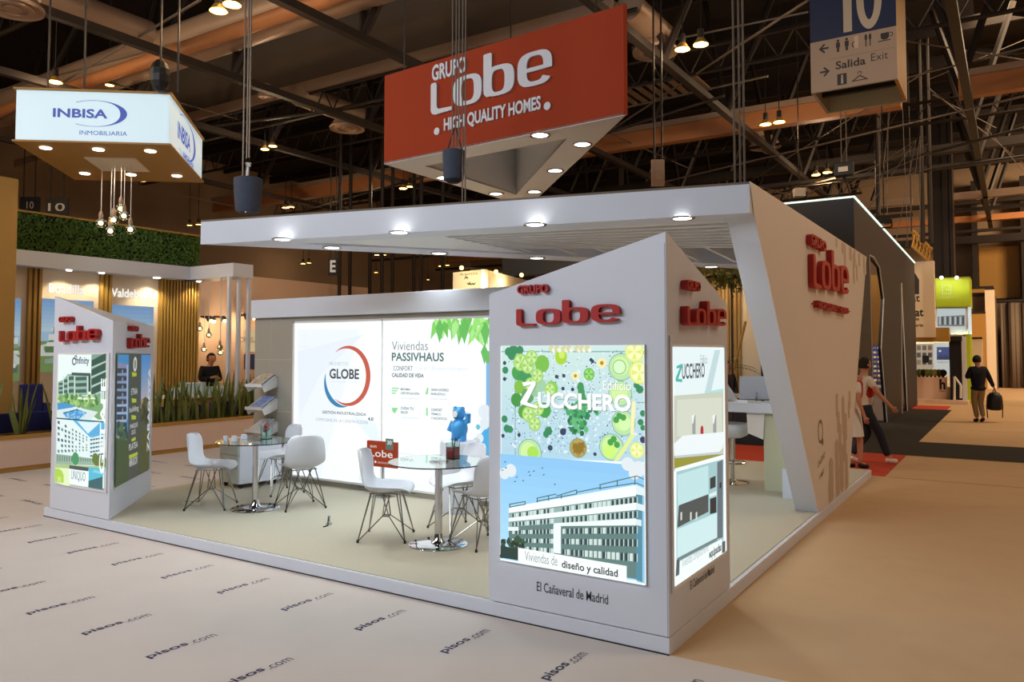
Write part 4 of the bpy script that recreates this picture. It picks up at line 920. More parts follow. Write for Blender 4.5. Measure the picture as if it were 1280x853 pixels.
for i, (px, py, sx, sy, sz, lab) in enumerate(((282,551,.04,.04,.05,'small white cup at the left rim of the glass table'),(293,552,.05,.04,.06,'small white box at the left on the glass table'),(305,549,.05,.05,.05,'second white box on the left glass table'))):
    p = atZ(px, py, PT+.74); g = MB().lathe([(.02,0),(.026,.05),(.024,.05),(.018,.004)], (p.x,p.y,PT+.741), 16) if i == 0 else MB().cbox((p.x,p.y,PT+.741+sz/2),sx,sy,sz,.4)
    tag(build('cup' if i == 0 else 'small_box', g, M['white'], bevel=0 if i == 0 else .003), lab, 'cup' if i == 0 else 'box')
p = atZ(305,546,PT+.74); tag(build('leaflet', MB().cbox((p.x+.03,p.y+.08,PT+.743),.2,.14,.004,.5), mat('brown_print', (140,96,84), .5, var=.2, scale=30)), 'brown printed leaflet lying on the left glass table', 'leaflet')
p = atZ(240,632,PT)
k = thing('cable_adapter', 'grey power strip lying on the carpet by the left chair', 'power strip', (p.x,p.y,PT)); part('body', MB().cbox((p.x,p.y,PT+.02),.2,.06,.04,.6), 'sage', k, bevel=.006)
for i in range(3): part('socket', MB().lathe([(.018,0),(.02,.004),(.001,.004)], (p.x-.05+.05*i,p.y-.034+.034*i,PT+.04), 12), 'black', k)
p = atZ(411,656,PT)
k = thing('floor_socket', 'small plug end sticking up from the stand carpet', 'socket', (p.x,p.y,PT)); part('body', MB().lathe([(.03,0),(.03,.02),(.015,.03),(.012,.08),(.02,.09)], (p.x,p.y,PT), 12), 'grey2', k, smooth=40)
part('cord', MB().path([(p.x,p.y,PT+.08),(p.x+.02,p.y-.03,PT+.04),(p.x+.05,p.y-.06,PT+.008),(p.x+.05,p.y-.12,PT+.006)], .006, 6), 'black', k)
# ================================================================ LEFT STAND (oval-logo sign)
ls = thing('planter', 'long low peach planter wall edging the left stand', 'planter', (-11.2, 3, 0))
part('wall', MB().box((-11.35,-3,.08),(-11.0,8.6,.5)), 'peach', ls); part('kick', MB().box((-11.33,-3,0),(-11.01,8.6,.08)), 'goldwall', ls)
part('ledge', MB().box((-11.06,-3,.5),(-10.99,8.6,.56)), 'goldwall', ls); part('ledge', MB().box((-11.42,-3,.5),(-11.36,8.6,.56)), 'goldwall', ls); part('soil', MB().box((-11.36,-3,.49),(-11.06,8.6,.53)), 'soil', ls)
def sansevieria(y, n, lab, rs):
    t = thing('snake_plant', lab, 'plant', (-11.2, y, .53), 0, 'snake plants in the long planter')
    for k_ in range(n):
        a = rs.uniform(0, 2*pi); ln = rs.uniform(.45,.95); tilt = rs.uniform(.05,.34); w_ = rs.uniform(.036,.052)
        bx_, by_ = .03*cos(a), .06*sin(a); d = Vector((cos(a)*tilt*.6, sin(a)*tilt, 1)).normalized(); sd = Vector((-sin(a+.6), cos(a+.6), 0))
        vs = []
        for q in range(5):
            s_ = q/4; c = Vector((bx_,by_,0))+d*ln*s_+Vector((cos(a)*.3,sin(a),0))*(.08*s_*s_); ww = w_*(.75+.5*s_-1.15*s_**3)
            ww = max(ww, .002); f_ = sd.cross(Z3)*ww*.35
            vs += [c-sd*ww, c+f_, c+sd*ww]
        fs = [(3*q+j, 3*q+j+1, 3*q+j+4, 3*q+j+3) for q in range(4) for j in range(2)]
        build('leaf', MB().add(vs, fs), M['leaf'], t, world=False, smooth=80)
rs = random.Random(5)
ORD = 'first second third fourth fifth sixth seventh eighth ninth tenth eleventh twelfth thirteenth fourteenth fifteenth sixteenth seventeenth eighteenth nineteenth twentieth'.split()
ys = [-.35,.35,1.05,1.55,2.1,2.35]+[3.75+.235*i for i in range(19)]
for i, y in enumerate(ys):
    lab = '%s snake plant from the left, left of the swimming pool tower' % ORD[i] if i < 6 else '%s snake plant to the right of the swimming pool tower' % ORD[i-6]
    sansevieria(y, 9, lab, rs)
# platform, back wall, header, hedge
st = thing('display_partition', 'cream display wall with gold slats behind the planter', 'wall panel', (-13.6, 3, 0))
part('board', MB().box((-13.9,-3,0),(-13.5,6.25,3.5)), 'cream', st)
part('header', MB().box((-13.9,-3,3.38),(-13.1,6.0,3.66)), 'white', st); part('header_arm', MB().box((-13.9,5.75,3.38),(-11.65,6.25,3.66)), 'white', st)
for i, y in enumerate((2.66,2.75,2.84,4.0,4.09,4.18)): part('slat', MB().box((-13.5,y,.0),(-13.42,y+.05,3.38)), 'gold', st)
for i in range(13): part('slat', MB().box((-13.5,5.30+.073*i,.0),(-13.42,5.30+.073*i+.042,3.38)), 'gold', st)
part('slat_backing', MB().box((-13.5,5.28,0),(-13.49,6.25,3.38)), 'goldwall', st)
P = Print((-13.49,0,0), Y3, Z3, .001)
for (y0,y1,z0,z1) in ((2.92,3.9,1.45,2.83),(4.27,5.18,1.2,2.78),(1.9,2.56,1.3,2.8)):
    P.box_clip(y0,z0,y1,z1); P.rect(y0,z0,y1,z1,(170,206,232)); P.grad(y0,z0+(z1-z0)*.55,y1,z1,(200,226,240),(120,170,226),8); P.rect(y0,z0,y1,z0+(z1-z0)*.42,(120,150,90))
    P.poly([(y0,z0+.5),(y0+.4,z0+.62),(y1,z0+.42),(y1,z0+.3),(y0,z0+.3)], (214,222,214))
    for _ in range(26): a,b_ = rr.uniform(y0,y1-.12), rr.uniform(z0+.05,z0+(z1-z0)*.58); P.rect(a,b_,a+rr.uniform(.05,.2),b_+rr.uniform(.04,.12), rr.choice(((232,236,230),(206,214,210),(96,128,80),(150,170,150),(90,110,110))))
P.clip = None
for t_, x0, yb_, x1, yt_ in (('Boadilla',61,366,105,354),('Valdebebas',139,371,194,360)): pass
P.done('wall_print', st, 'inkdim')
P = Print((-13.488,0,0), Y3, Z3, .001)
for t_, x0, yb_, x1, yt_ in (('Boadilla',61,366,105,354),('Valdebebas',139,371,194,360)): P.ptext(t_, x0, yb_, x1, yt_, (255,252,244), .015)
P.done('lettering', st, 'inkglow')  # wall lettering given a glow of its own to stand out, not backlit
for i, (px, py) in enumerate(((56,342),(110,344),(173,350),(178,350),(232,354))):
    p = atZ(px, py, 3.36); dl = part('spotlight', MB().lathe([(.001,0),(.05,0),(.05,.02),(.001,.02)], (-13.2,p.y,3.36), 14), 'lampglow', st)
    spot('wall_wash', (-13.22,p.y,3.33), (-13.5,p.y,1.6), 22, (1,.86,.6), 110, .03)
hd = thing('hedge_panel', 'green boxwood hedge panel above the cream display wall', 'hedge', (-13.6, 3, 3.7))
part('backing', MB().box((-13.85,-3,3.66),(-13.55,6.2,4.4)), 'hedgeback', hd); part('top_rail', MB().box((-13.9,-3,4.40),(-13.45,6.25,4.44)), 'goldwall', hd)
lf = MB()
def leafq(mb, c, r, rs):
    u = Vector((rs.gauss(0,1),rs.gauss(0,1),rs.gauss(0,1))).normalized(); v_ = u.orthogonal().normalized(); mb.add([c-u*r, c+v_*r*.5, c+u*r, c-v_*r*.5], [(0,1,2,3)])
for _ in range(9000): leafq(lf, Vector((-13.53+rs.uniform(0,.09), rs.uniform(1.2,6.24), rs.uniform(3.67,4.41))), rs.uniform(.02,.04), rs)
for _ in range(700): leafq(lf, Vector((rs.uniform(-13.85,-13.5), 6.22+rs.uniform(0,.05), rs.uniform(3.67,4.41))), rs.uniform(.02,.04), rs)
tag(part('leaves', lf, 'hedge', hd), kind='stuff')
for i, (y, lab) in enumerate(((5.72,'left'),(5.95,'middle'),(6.2,'right'))):
    x = -11.72; tag(build('white_post', MB().box((x-.035,y-.035,0),(x+.035,y+.035,3.38)), M['white'], bevel=.003), '%s one of three slim white posts under the header arm' % lab, 'post')
pp_ = thing('ochre_pillar', 'broad ochre panel cut by the left edge of the picture', 'panel', (-12.3, 1.5, 0))
e = atX(21, 300, -12.3).y; part('panel', MB().box((-12.6,-1,0.0),(-12.3,e,4.75)), 'goldwall', pp_)
part('screen', MB().box((-12.95,e-.1,1.6),(-12.9,e+.03,2.6)), 'black', pp_)
# blue upholstered benches behind the planter
for i, (y0, y1, h, lab) in enumerate(((1.0,2.9,.86,'navy bench back behind the leaves left of the pool tower'),(3.7,5.0,.80,'navy bench back behind the leaves just right of the pool tower'),(5.2,6.6,.84,'navy bench back behind the leaves near the screen wall'))):
    k = thing('navy_bench', lab, 'bench', (-11.8, y0, 0)); part('back', MB().box((-11.62,y0,.3),(-11.52,y1,h)), 'blue', k, bevel=.02); part('seat', MB().box((-12.1,y0,.0),(-11.62,y1,.42)), 'blue', k, bevel=.02)
ya1 = atX(22,500,-12.3).y; ya2 = atX(51,500,-12.3).y
k = thing('navy_armchair', 'navy upholstered armchair behind the planter by the ochre panel', 'armchair', (-12.4, ya1, 0))
part('back', MB().box((-12.3,ya1,.35),(-12.2,ya2,1.28)), 'blue', k, bevel=.03); part('seat', MB().box((-12.9,ya1,.1),(-12.3,ya2,.5)), 'blue', k, bevel=.03); part('armrest', MB().box((-12.9,ya2,.1),(-12.2,ya2+.12,.95)), 'blue', k, bevel=.02)
# counter with cups
k = thing('glass_counter', 'low counter with glass guard in front of the slat wall', 'counter', (-12.6, 5.6, 0))
part('body', MB().box((-13.0,4.9,0),(-12.3,6.6,.88)), 'gold', k); part('top', MB().box((-13.05,4.85,.88),(-12.25,6.65,.93)), 'cream', k); part('guard', MB().box((-12.28,4.9,.93),(-12.27,6.6,1.18)), 'glass', k)
for i in range(7): 
    for j in range(2 if i in (1,2,3) else 1):
        tag(build('white_box', MB().cbox((-12.6,5.15+.19*i,.93+.08+.12*j),.14,.14,.12+.04*(1-j),.1*i), M['white'], bevel=.004), '%s white carton from the left on the low counter, %s layer' % (ORD[i-(1 if j else 0)], 'upper' if j else 'lower'), 'box', 'cartons on the low counter %s' % ('upper' if j else 'lower'))
# beige wall further back, lit sign, monitor
k = thing('beige_backdrop', 'peach lit backdrop wall beyond the white posts', 'wall panel', (-17, 10, 0))
part('board', MB().box((-17.3,6.5,0),(-17,15.5,4.05)), 'peach', k)
p = atX(315,425,-16.98); P = Print((-16.99,0,0), Y3, Z3, .001)
P.pp([(304,413),(330,411),(330,440),(304,440)], (244,216,160)); P.ptext('PORCELANOSA', 297, 428, 337, 421.5, (90,66,50), .0); P.pp([(305,443),(330,443),(330,462),(305,462)], (34,36,60)); P.done('wall_print', k, 'inkdim')
for i, (px, py) in enumerate(((266,402),(279,401),(309,399),(262,401),(316,398))):
    p = atX(px, py, -16.6); q = part('fixture', MB().tube((-17,p.y,p.z+.12),(-16.6,p.y,p.z+.1),.03,6).ball((-16.6,p.y,p.z+.05),.09,10,6), 'metal', k); build('bulb', MB().ball((-16.55,p.y,p.z),.05,8,6), M['bulbglow'], q)
    if i in (0,2): point('backdrop_light', (-16.4,p.y,p.z-.15), 25, (1,.72,.4), .08)
def bulb(p, zt, lab, grp, s=1):
    t = thing('pendant_bulb', lab, 'light bulb', p, 0, grp)
    part('globe', MB().ball(p, .075*s, 14, 10), 'glass', t, smooth=80); part('filament', MB().ball(p, .026*s, 8, 6), 'bulbglow', t)
    part('socket', MB().lathe([(.03*s,0),(.035*s,.06*s),(.02*s,.12*s)], (p.x,p.y,p.z+.06*s), 10), 'duct', t); part('cord', MB().tube((p.x,p.y,p.z+.15*s),(p.x,p.y,zt),.006,5), 'whiteboard', t)
for px, py, lab in ((250,411,'highest pendant bulb'),(261,419,'pendant bulb right of the highest'),(255,437,'lowest left pendant bulb'),(275,434,'upper of two close pendant bulbs'),(275.5,441,'lower of two close pendant bulbs')):
    bulb(atY(px,py,6.0), 3.38, lab+' hanging above the suited man', 'bulbs above the suited man', .8)
# palm
def palm(c, n, h, lab, rs, ln=.9):
    t = thing('potted_palm', lab, 'plant', c); part('pot', MB().lathe([(.16,0),(.2,.35),(.18,.35)], c, 16), 'black', t, smooth=40); part('stem', MB().tube(c+Z3*.3, c+Z3*h*.5, .04, 8), 'goldwall', t)
    for k_ in range(n):
        a = 2*pi*k_/n+rs.uniform(-.2,.2); el = rs.uniform(.5,1.2); m_ = MB(); pr = None
        for q in range(12):
            s_ = q/11; r_ = ln*s_*cos(el)*1.1; z_ = h*.5+ln*(s_*sin(el)*1.2-.55*s_*s_); o = c+Vector((cos(a)*r_, sin(a)*r_, z_))
            if pr is not None:
                m_.tube(pr, o, .006, 4)
                for sd in (-1, 1):
                    tip = o+Vector((-sin(a)*sd*.16*(1.1-s_), cos(a)*sd*.16*(1.1-s_), -.05))+(o-pr).normalized()*.1; m_.add([o, o+(o-pr)*.25, tip], [(0,1,2)])
            pr = o
        part('frond', m_, 'leaf2', t)
p = atX(312, 540, -11.9); palm(Vector((-11.9, p.y+.5, 0.0)), 16, 1.9, 'dark palm behind the planter at the screen wall edge', rs, .75)
# ---------------------------------------------------------------- oval-logo hanging sign
zI = 5.2
Iq = [atZ(19,175,zI), atZ(211,180,zI), atZ(252,226,zI), atZ(96,222,zI)]
f0, f1 = Iq[0], Iq[1]; fu = (f1-f0).normalized(); fnrm = fu.cross(Z3); ft = atP(20,112,f0,fnrm).z
sd_u = (Iq[2]-f1).normalized(); wI = (f1-f0).length; dI = (Iq[2]-f1).length
bk = Vector((-fu.y, fu.x, 0)); 
c0, c1, c2, c3 = f0, f1, f1+bk*dI, f0+bk*dI
c2 = Vector((Iq[2].x, Iq[2].y, zI)); c3 = c2-fu*wI
sI = thing('oval_logo_sign', 'white lit box sign with blue oval logo hanging at upper left', 'sign', (c0+c2)/2)
for p, q in ((c0,c1),(c1,c2),(c2,c3),(c3,c0)):
    n_ = (q-p).normalized().cross(Z3)*.04
    part('light_panel', MB().prism([p, q, q-n_, p-n_], Z3*(ft-zI)), 'lightface', sI)
up_ = .03
cen = (c0+c2)/2
big = [cen+(c-cen)*1.03 for c in (c0,c1,c2,c3)]
part('bottom_board', MB().prism([c-Z3*.03 for c in big], (0,0,.03)), 'goldwall', sI); part('top_board', MB().prism([c+Z3*(ft-zI) for c in big], (0,0,.03)), 'goldwall', sI)
small_ = [cen+(c-cen)*.36 for c in (c0,c1,c2,c3)]; part('ceiling_rose', MB().prism([c-Z3*.05 for c in small_], (0,0,.02)), 'cream', sI)
BLUE = (50,72,160)
P = Print(c0, fu, Z3, .003)
P.ptext('INBISA', 66, 146.5, 134.5, 135, BLUE, .03); P.ptext('INMOBILIARIA', 99.5, 168.5, 159, 163, BLUE, 0)
u,v = P.uv(118,142); P_ = P
def oval(P, u, v, ru, rv, a0, a1, t1, c, n=40):
    P.z += P.step
    for i in range(n):
        A, B = radians(a0+(a1-a0)*i/n), radians(a0+(a1-a0)*(i+1)/n); f = lambda g: 1-t1*max(0, cos(g-.0))**2-.05
        P.mb.add([P.P(u+ru*cos(g)*k_, v+rv*sin(g)*(1-(1-k_)*.6)) for g, k_ in ((A,f(A)),(B,f(B)),(B,1),(A,1))], [(0,1,2,3)], rgb(*c))
ru = abs(P.uv(159,142)[0]-u); rv = abs(P.uv(118,125.5)[1]-v); oval(P, u, v, ru, rv, 125, -125, .16, BLUE); tag(P.done('printed_logo', sI), kind='stuff')
P = Print(c1, sd_u, Z3, .003)
u,v = P.uv(222,165); e_ = P.uv(238,178)[0]; P.text('INBISA', u, v-.1, .30, BLUE, (e_-u), .03); u2,v2 = P.uv(232,170); oval(P, u2, v2-.05, dI*.32, .36, 125, -125, .16, BLUE); u,v = P.uv(229,190); P.text('INMOBILIARIA', u, v-.1, .12, BLUE, dI*.32, .02); tag(P.done('printed_logo', sI), kind='stuff')
for px, py in ((57,185),(123,187),(188,189),(106,217),(164,218.5),(221,220)):
    p = atZ(px, py, zI-.035); part('downlight', MB().lathe([(.001,-.01),(.085,-.01),(.09,0),(.001,0)], p, 16), 'lampglow', sI)
spot('logo_sign_beam', cen-Z3*.06, cen-Z3*5, 60, (1,.8,.5), 150, .2)
for px in (60,105,200,222):
    q = atZ(px, 115, ft); part('cable', MB().tube((q.x,q.y,ft),(q.x,q.y,11.995),.018,5), 'metal', sI)
q = atD(200, 95, 12.5); part('hoist', MB().ball(q, .16, 10, 8, 1.7), 'black', sI)
for px, py, lab in ((126,279,'far left'),(138,289,'lowest'),(142,275,'second from left'),(151,261,'highest'),(155,270,'right of the highest'),(163,287,'far right')):
    D_ = (cen-CAM).dot(FW)
    bulb(atD(px,py,D_), zI-.05, lab+' clear globe bulb hanging under the oval-logo sign', 'globe bulbs under the oval-logo sign', 1.15)
# ================================================================ cables, chain bags, hanging signs
k = thing('chain_bag', 'dark chain bag hanging in front of the red sign', 'bag', atD(567,205,8.6))
cb = atD(567,205,8.6); s_ = 8.6/FPX
part('bag', MB().lathe([(.06,-24*s_),(.11,-20*s_),(.12,-2*s_),(.125,16*s_),(.11,17*s_)], cb, 16), 'bag', k, smooth=50)
part('strap', MB().path([cb+Vector((-.1,0,.14)), cb+Vector((.02,0,.42)), cb+Vector((.11,0,.14))], .008, 5), 'black', k)
for dx in (-.02,.03,.07,.12,.16): 
    part('chain', MB().tube(cb+Vector((dx,0,.1 if dx < .1 else -.48)), (cb.x+dx,cb.y,11.995), .008, 5), 'chain', k)
k = thing('chain_bag', 'grey blue chain bag hanging over the canopy left tip', 'bag', atD(310,245,11))
cb = atD(310,245,11); part('bag', MB().lathe([(.14,-.24),(.17,-.2),(.19,.0),(.2,.24),(.18,.25)], cb, 16), 'bag', k, smooth=50)
part('hook', MB().lathe([(.03,.0),(.05,.05),(.03,.12)], cb+Z3*.42, 10), 'chrome', k)
part('strap', MB().path([cb+Vector((-.05,-.1,-.24)), cb+Vector((0,0,.45)), cb+Vector((.08,-.1,-.26))], .012, 5), 'whiteboard', k)
for dx in (-.12,-.04,.01): part('chain', MB().tube((cb.x+dx,cb.y,cb.z+.2),(cb.x+dx,cb.y,11.995),.012,5), 'chain', k)
k = thing('hoist_chains', 'bundle of hoist chains reaching the canopy top by its corner', 'chain', (atZ(890,228,ZT+.01)))
for px in (881,890,897): q = atZ(px, 229, ZT); q.y = max(q.y, 2.6); part('chain', MB().tube((q.x,q.y,ZT),(q.x,q.y,11.995),.01,5), 'chain', k)
for i, (a_, b__, d, lab) in enumerate((((768,190),(773,206),0,''),)): pass
# overhead direction sign
d10 = 12.6
o10 = atD(1014,117,d10); su_ = X3.copy(); n10 = su_.cross(Z3); w10 = atY(1122,100,o10.y).x-o10.x; dd10 = 1.25
ds = thing('direction_sign', 'hanging hall direction box sign numbered ten with exit arrow', 'sign', o10)
hS = 2.3
X_, Y_, Z_ = o10
part('panel', MB().box((X_,Y_,Z_),(X_+w10,Y_+.05,Z_+hS)), 'beige', ds)
part('panel', MB().box((X_+w10,Y_+.05,Z_),(X_+w10-.05,Y_+dd10,Z_+hS)), 'goldwall', ds)
part('panel', MB().box((X_,Y_+.05,Z_),(X_+.05,Y_+dd10,Z_+hS)), 'beige', ds)
part('panel', MB().box((X_,Y_+dd10,Z_),(X_+w10,Y_+dd10+.05,Z_+hS)), 'sage', ds)
part('bracket', MB().box((X_+.05,Y_+.6,Z_+.1),(X_+w10-.05,Y_+.7,Z_+.2)), 'metal', ds)
P = Print(o10, su_, Z3, .003)
vB = P.uv(1014,54)[1]; DK = (50,40,34)
P.rect(0,0,w10,vB,(176,150,124)); P.rect(0,vB,w10,hS,(24,30,66))
g10 = (196,176,150); hx = w10
P.poly([(hx*.40,vB+.06),(hx*.50,vB+.06),(hx*.50,vB+.98),(hx*.43,vB+.98),(hx*.32,vB+.80),(hx*.34,vB+.70),(hx*.40,vB+.78)], g10)
P.ell(hx*.70, vB+.52, hx*.145, .48, g10, 30); P.ell(hx*.70, vB+.52, hx*.062, .33, (24,30,66), 26)
def arrow(u, v, d):
    P.poly([(u,v-.015),(u+.13*d,v-.015),(u+.13*d,v+.015),(u,v+.015)] if d > 0 else [(u+.13*d,v-.015),(u,v-.015),(u,v+.015),(u+.13*d,v+.015)], DK)
    P.poly([(u+.15*d,v),(u+.07*d,v+.08),(u+.05*d,v+.06),(u+.11*d,v),(u+.05*d,v-.06),(u+.07*d,v-.08)], DK)
v1 = vB*.84; v2 = vB*.38; arrow(.28, v1, -1); arrow(.14, v2, 1)
for i in range(3):
    u = .42+i*.13; P.ell(u, v1+.08, .022, .022, DK, 10)
    if i < 2: P.poly([(u-.03,v1-.03),(u+.03,v1-.03),(u+.03,v1+.055),(u-.03,v1+.055)], DK); P.poly([(u-.018,v1-.1),(u+.018,v1-.1),(u+.018,v1-.03),(u-.018,v1-.03)], DK)
    else: P.arc(u, v1-.03, .05, 60, 330, .015, .015, DK, 14); P.rect(u-.01,v1-.02,u+.01,v1+.06,DK)
P.rect(.66,v1-.09,.72,v1+.1,(210,180,150))
for u in (.83,.89): P.rect(u-.008,v1-.1,u+.008,v1+.0,DK); P.ell(u,v1+.045,.02,.055,DK,10)
P.ell(1.1,v1,.06,.05,DK,14); P.rect(1.04,v1,1.16,v1+.06,DK); P.arc(1.18,v1+.02,.03,-120,120,.012,.012,DK,10); P.rect(1.0,v1-.07,1.18,v1-.055,DK)
P.rect(.3,vB*.6,w10-.03,vB*.6+.005,(120,98,80))
P.text('Salida', .38, v2+.0, .13, DK, .44, .02); P.text('Exit', .9, v2+.03, .12, DK, .24, -.005)
P.rect(.4,v2-.26,.54,v2-.08,DK); P.text('i', .455, v2-.24, .14, (190,168,140), .035, .03)
P.poly([(.60,v2-.24),(.86,v2-.24),(.73,v2-.15)], DK); P.poly([(.65,v2-.225),(.81,v2-.225),(.73,v2-.172)], (176,150,124)); P.arc(.73,v2-.12,.025,-60,200,.012,.012,DK,12)
P.done('sign_print', ds, 'ink')
for u in (.2,.55,.9): part('cable', MB().tube((X_+w10*u,Y_+.6,Z_+hS-.3), (X_+w10*u,Y_+.6,11.995), .012, 5), 'metal', ds)
def hang_board(name, quad_px, d, lab, m, prints, hang=True, cat='sign'):
    (x0,y1_),(x1,y0_) = quad_px; a = atD(x0,y1_,d); b_ = atD(x1,y1_,d); tpz = atD(x0,y0_,d).z
    t = thing(name, lab, cat, a); n_ = (b_-a).normalized().cross(Z3)
    part('board', MB().prism([a,b_,b_-n_*.1,a-n_*.1], Z3*(tpz-a.z)), m, t)
    P = Print(a, (b_-a).normalized(), Z3, .003); prints(P); tag(P.done('sign_print', t, 'inkdim'), kind='stuff')
    if hang: 
        for q in (lerp(a,b_,.2), lerp(a,b_,.8)): part('cable', MB().tube((q.x,q.y,tpz),(q.x,q.y,11.995),.02,5), 'metal', t)
    return t
hang_board('letter_sign', ((410,344),(422,323)), 26, 'dark hanging hall sign with letter E under the canopy', 'black', lambda P: P.ptext('E', 412.5, 340.5, 419.5, 325.5, (220,200,180), .03))
hang_board('number_sign', ((57,272),(84,248)), 24, 'dark hanging sign numbered ten above the hedge', 'black', lambda P: P.ptext('10', 60, 264, 81, 254, (170,140,110), .01))
hang_board('number_sign', ((24,270),(48,246)), 26, 'darker far hanging sign numbered ten by the ochre panel', 'black', lambda P: P.ptext('10', 33, 261, 42, 252, (110,90,70), .01))
hang_board('blade_sign', ((815,232),(831,199)), 15, 'narrow tan hanging sign behind the canopy top', 'duct', lambda P: P.ptext('Ei', 820, 224, 828, 213, (120,90,66), .0))
hang_board('orange_banner', ((331,377),(355,369)), 24, 'small orange lit banner above the screen wall left end', 'orange', lambda P: P.ptext('oo oo', 334, 375, 352, 371, (250,190,90), .02), False).name = 'orange_banner'
# tan box sign with dark lettering behind the screen wall
d_ = 19; a = atD(566,392,d_*1.0); b_ = atD(606,392,d_*.96); c = atD(662,392,d_*1.12); tpz = atD(606,336.5,d_*.96).z
t = thing('tan_box_sign', 'lit tan box sign with wave logo above the screen wall', 'sign', a)
for p, q in ((a,b_),(b_,c)): part('panel', MB().prism([Vector((p.x,p.y,1.5)),Vector((q.x,q.y,1.5)),Vector((q.x,q.y,1.5))-(q-p).normalized().cross(Z3)*.1,Vector((p.x,p.y,1.5))-(q-p).normalized().cross(Z3)*.1], Z3*(tpz-1.5)), 'cream', t)
u_ = (b_-a); u_.z = 0; P = Print(a, u_.normalized(), Z3, .003); P.ptext('Argentina', 575, 346.5, 597, 341.5, (60,50,50), .0)
for k_ in (0,1): uu, vv = P.uv(583+k_*6,350.5); P.arc(uu, vv-.03*k_, .07, 20+150*k_, 160+150*k_, .012, .04, (50,44,50), 12); P.arc(uu+.09, vv-.03, .07, 200, 340, .012, .04, (50,44,50), 12)
tag(P.done('sign_print', t, 'inkdim'), kind='stuff')
u_ = (c-b_); u_.z = 0; P = Print(b_, u_.normalized(), Z3, .003); P.ptext('Argentina', 619, 362, 645, 353, (40,90,80), .0); tag(P.done('sign_print', t, 'inkdim'), kind='stuff')
for px, py, dd in ((577,337,18.6),(620,342,18.6),(652,346,19.6)): q = atD(px,py-2,dd); part('lamp_arm', MB().tube(q, q+RT*.4, .02, 5), 'metal', t); part('bulb', MB().ball(q,.05,8,6), 'warmglow', t); point('tan_sign_light', tuple(q-Vector((0,.5,.3))), 22, (1,.75,.4), .05)
# wooden top of a stand far behind, tripods and truss towers
t = thing('tan_stand_top', 'flat tan stand roof edge behind the screen wall', 'stand', atD(450,372,20)); a = atD(412,372,20); b_ = atD(535,366,22)
part('board', MB().prism([Vector((a.x,a.y,2.9)),Vector((b_.x,b_.y,2.9)),Vector((b_.x,b_.y+2,2.9)),Vector((a.x,a.y+2,2.9))], (0,0,.35)), 'peach', t)
part('wall', MB().prism([Vector((a.x,a.y+.2,0)),Vector((b_.x,b_.y+.2,0)),Vector((b_.x,b_.y+1.9,0)),Vector((a.x,a.y+1.9,0))], (0,0,2.9)), 'cream', t)
for i, px in enumerate((424,437,462,477,490,517,526,553)):
    q = atD(px, 380, 25+.6*(i%3)); tag(build('truss_mast', MB().tube((q.x-.0,q.y,0),(q.x,q.y,11.995),.06,6), M['metal']), '%s thin dark truss mast from the left far behind, under the canopy' % ORD[i], 'mast', 'thin masts behind the screen wall')
# low dividing wall far back
t = thing('hall_partition', 'brown sliding partition at the far left end of the hall', 'partition', (-22, 40, 0))
for i in range(12): part('panel', MB().box((-30+2.6*i,41.0,0),(-27.45+2.6*i,41.15,4.6)), 'curtain', t)
part('rail', MB().box((-30,40.95,4.6),(1,41.2,4.8)), 'metal', t)
# ================================================================ BAR COUNTER inside the stand
yS = atZ(955.5,613.5,PT).y; zB = atY(955,517,yS-.1).z; zTt = atY(955,505,yS-.1).z
x0_, x1_ = atY(955.5,600,yS).x, atY(981,610,yS).x
bc = thing('bar_counter', 'white bar counter with sage side panel under the leaning wall', 'counter', (-1.5, yS, PT))
part('worktop', MB().box((-3.2,yS-.1,zB),(-.28,yS+.55,zTt)), 'white', bc, bevel=.004)
part('side_panel', MB().box((x0_,yS,PT),(x1_+.05,yS+.5,zB)), 'sage', bc); part('side_panel', MB().box((-3.1,yS,PT),(-2.7,yS+.5,zB)), 'sage', bc)
k = thing('paper_bin', 'small white upright box on the carpet beside the leaning leg', 'box', atZ(984,622,PT)); q = atZ(985,624,PT); part('body', MB().cbox((q.x,q.y+.05,PT+.17),.14,.05,.34,.15), 'white', k)
k = thing('hanging_towel', 'white cloth hanging from the bar counter edge', 'cloth', (x0_-.1,yS-.02,zB)); part('cloth', MB().prism([(x0_-.2,yS-.03,zB),(x0_+.02,yS-.03,zB),(x0_+.0,yS-.03,zB-.33),(x0_-.19,yS-.03,zB-.26)], (0,.02,0)), 'shirt', k)
def screen(c, hd, tilt, lab, w_=.42, h=.3):
    t = thing('monitor', lab, 'monitor', c); R_ = Matrix.Rotation(hd,3,'Z'); T_ = lambda x,y,z: c+R_@Vector((x,y,z))
    sl = tan(tilt); part('back_cover', MB().prism([T_(-w_/2,0,.03),T_(w_/2,0,.03),T_(w_/2,sl*h,.03+h),T_(-w_/2,sl*h,.03+h)], R_@Vector((0,.02,0))), 'white', t, bevel=.003)
    part('display', MB().prism([T_(-w_/2+.01,.022,.04),T_(w_/2-.01,.022,.04),T_(w_/2-.01,sl*h+.02,.02+h),T_(-w_/2+.01,sl*h+.02,.02+h)], R_@Vector((0,.004,0))), 'black', t)
    part('foot', MB().prism([T_(-.1,-.08,0),T_(.1,-.08,0),T_(.1,.1,0),T_(-.1,.1,0)], (0,0,.01)), 'chrome', t); part('neck', MB().tube(T_(0,.0,.01),T_(0,sl*h*.4,.12),.015,8), 'chrome', t)
q = atY(944,500,yS+.2); screen(Vector((q.x,yS+.25,zTt)), .35, -.35, 'white backed monitor on the bar counter beside the leaning leg')
q = atY(918,500,yS+.2); screen(Vector((q.x-.1,yS+.15,zTt)), -.5, -.7, 'white tilted screen on the bar counter at the tower edge', .4, .26)
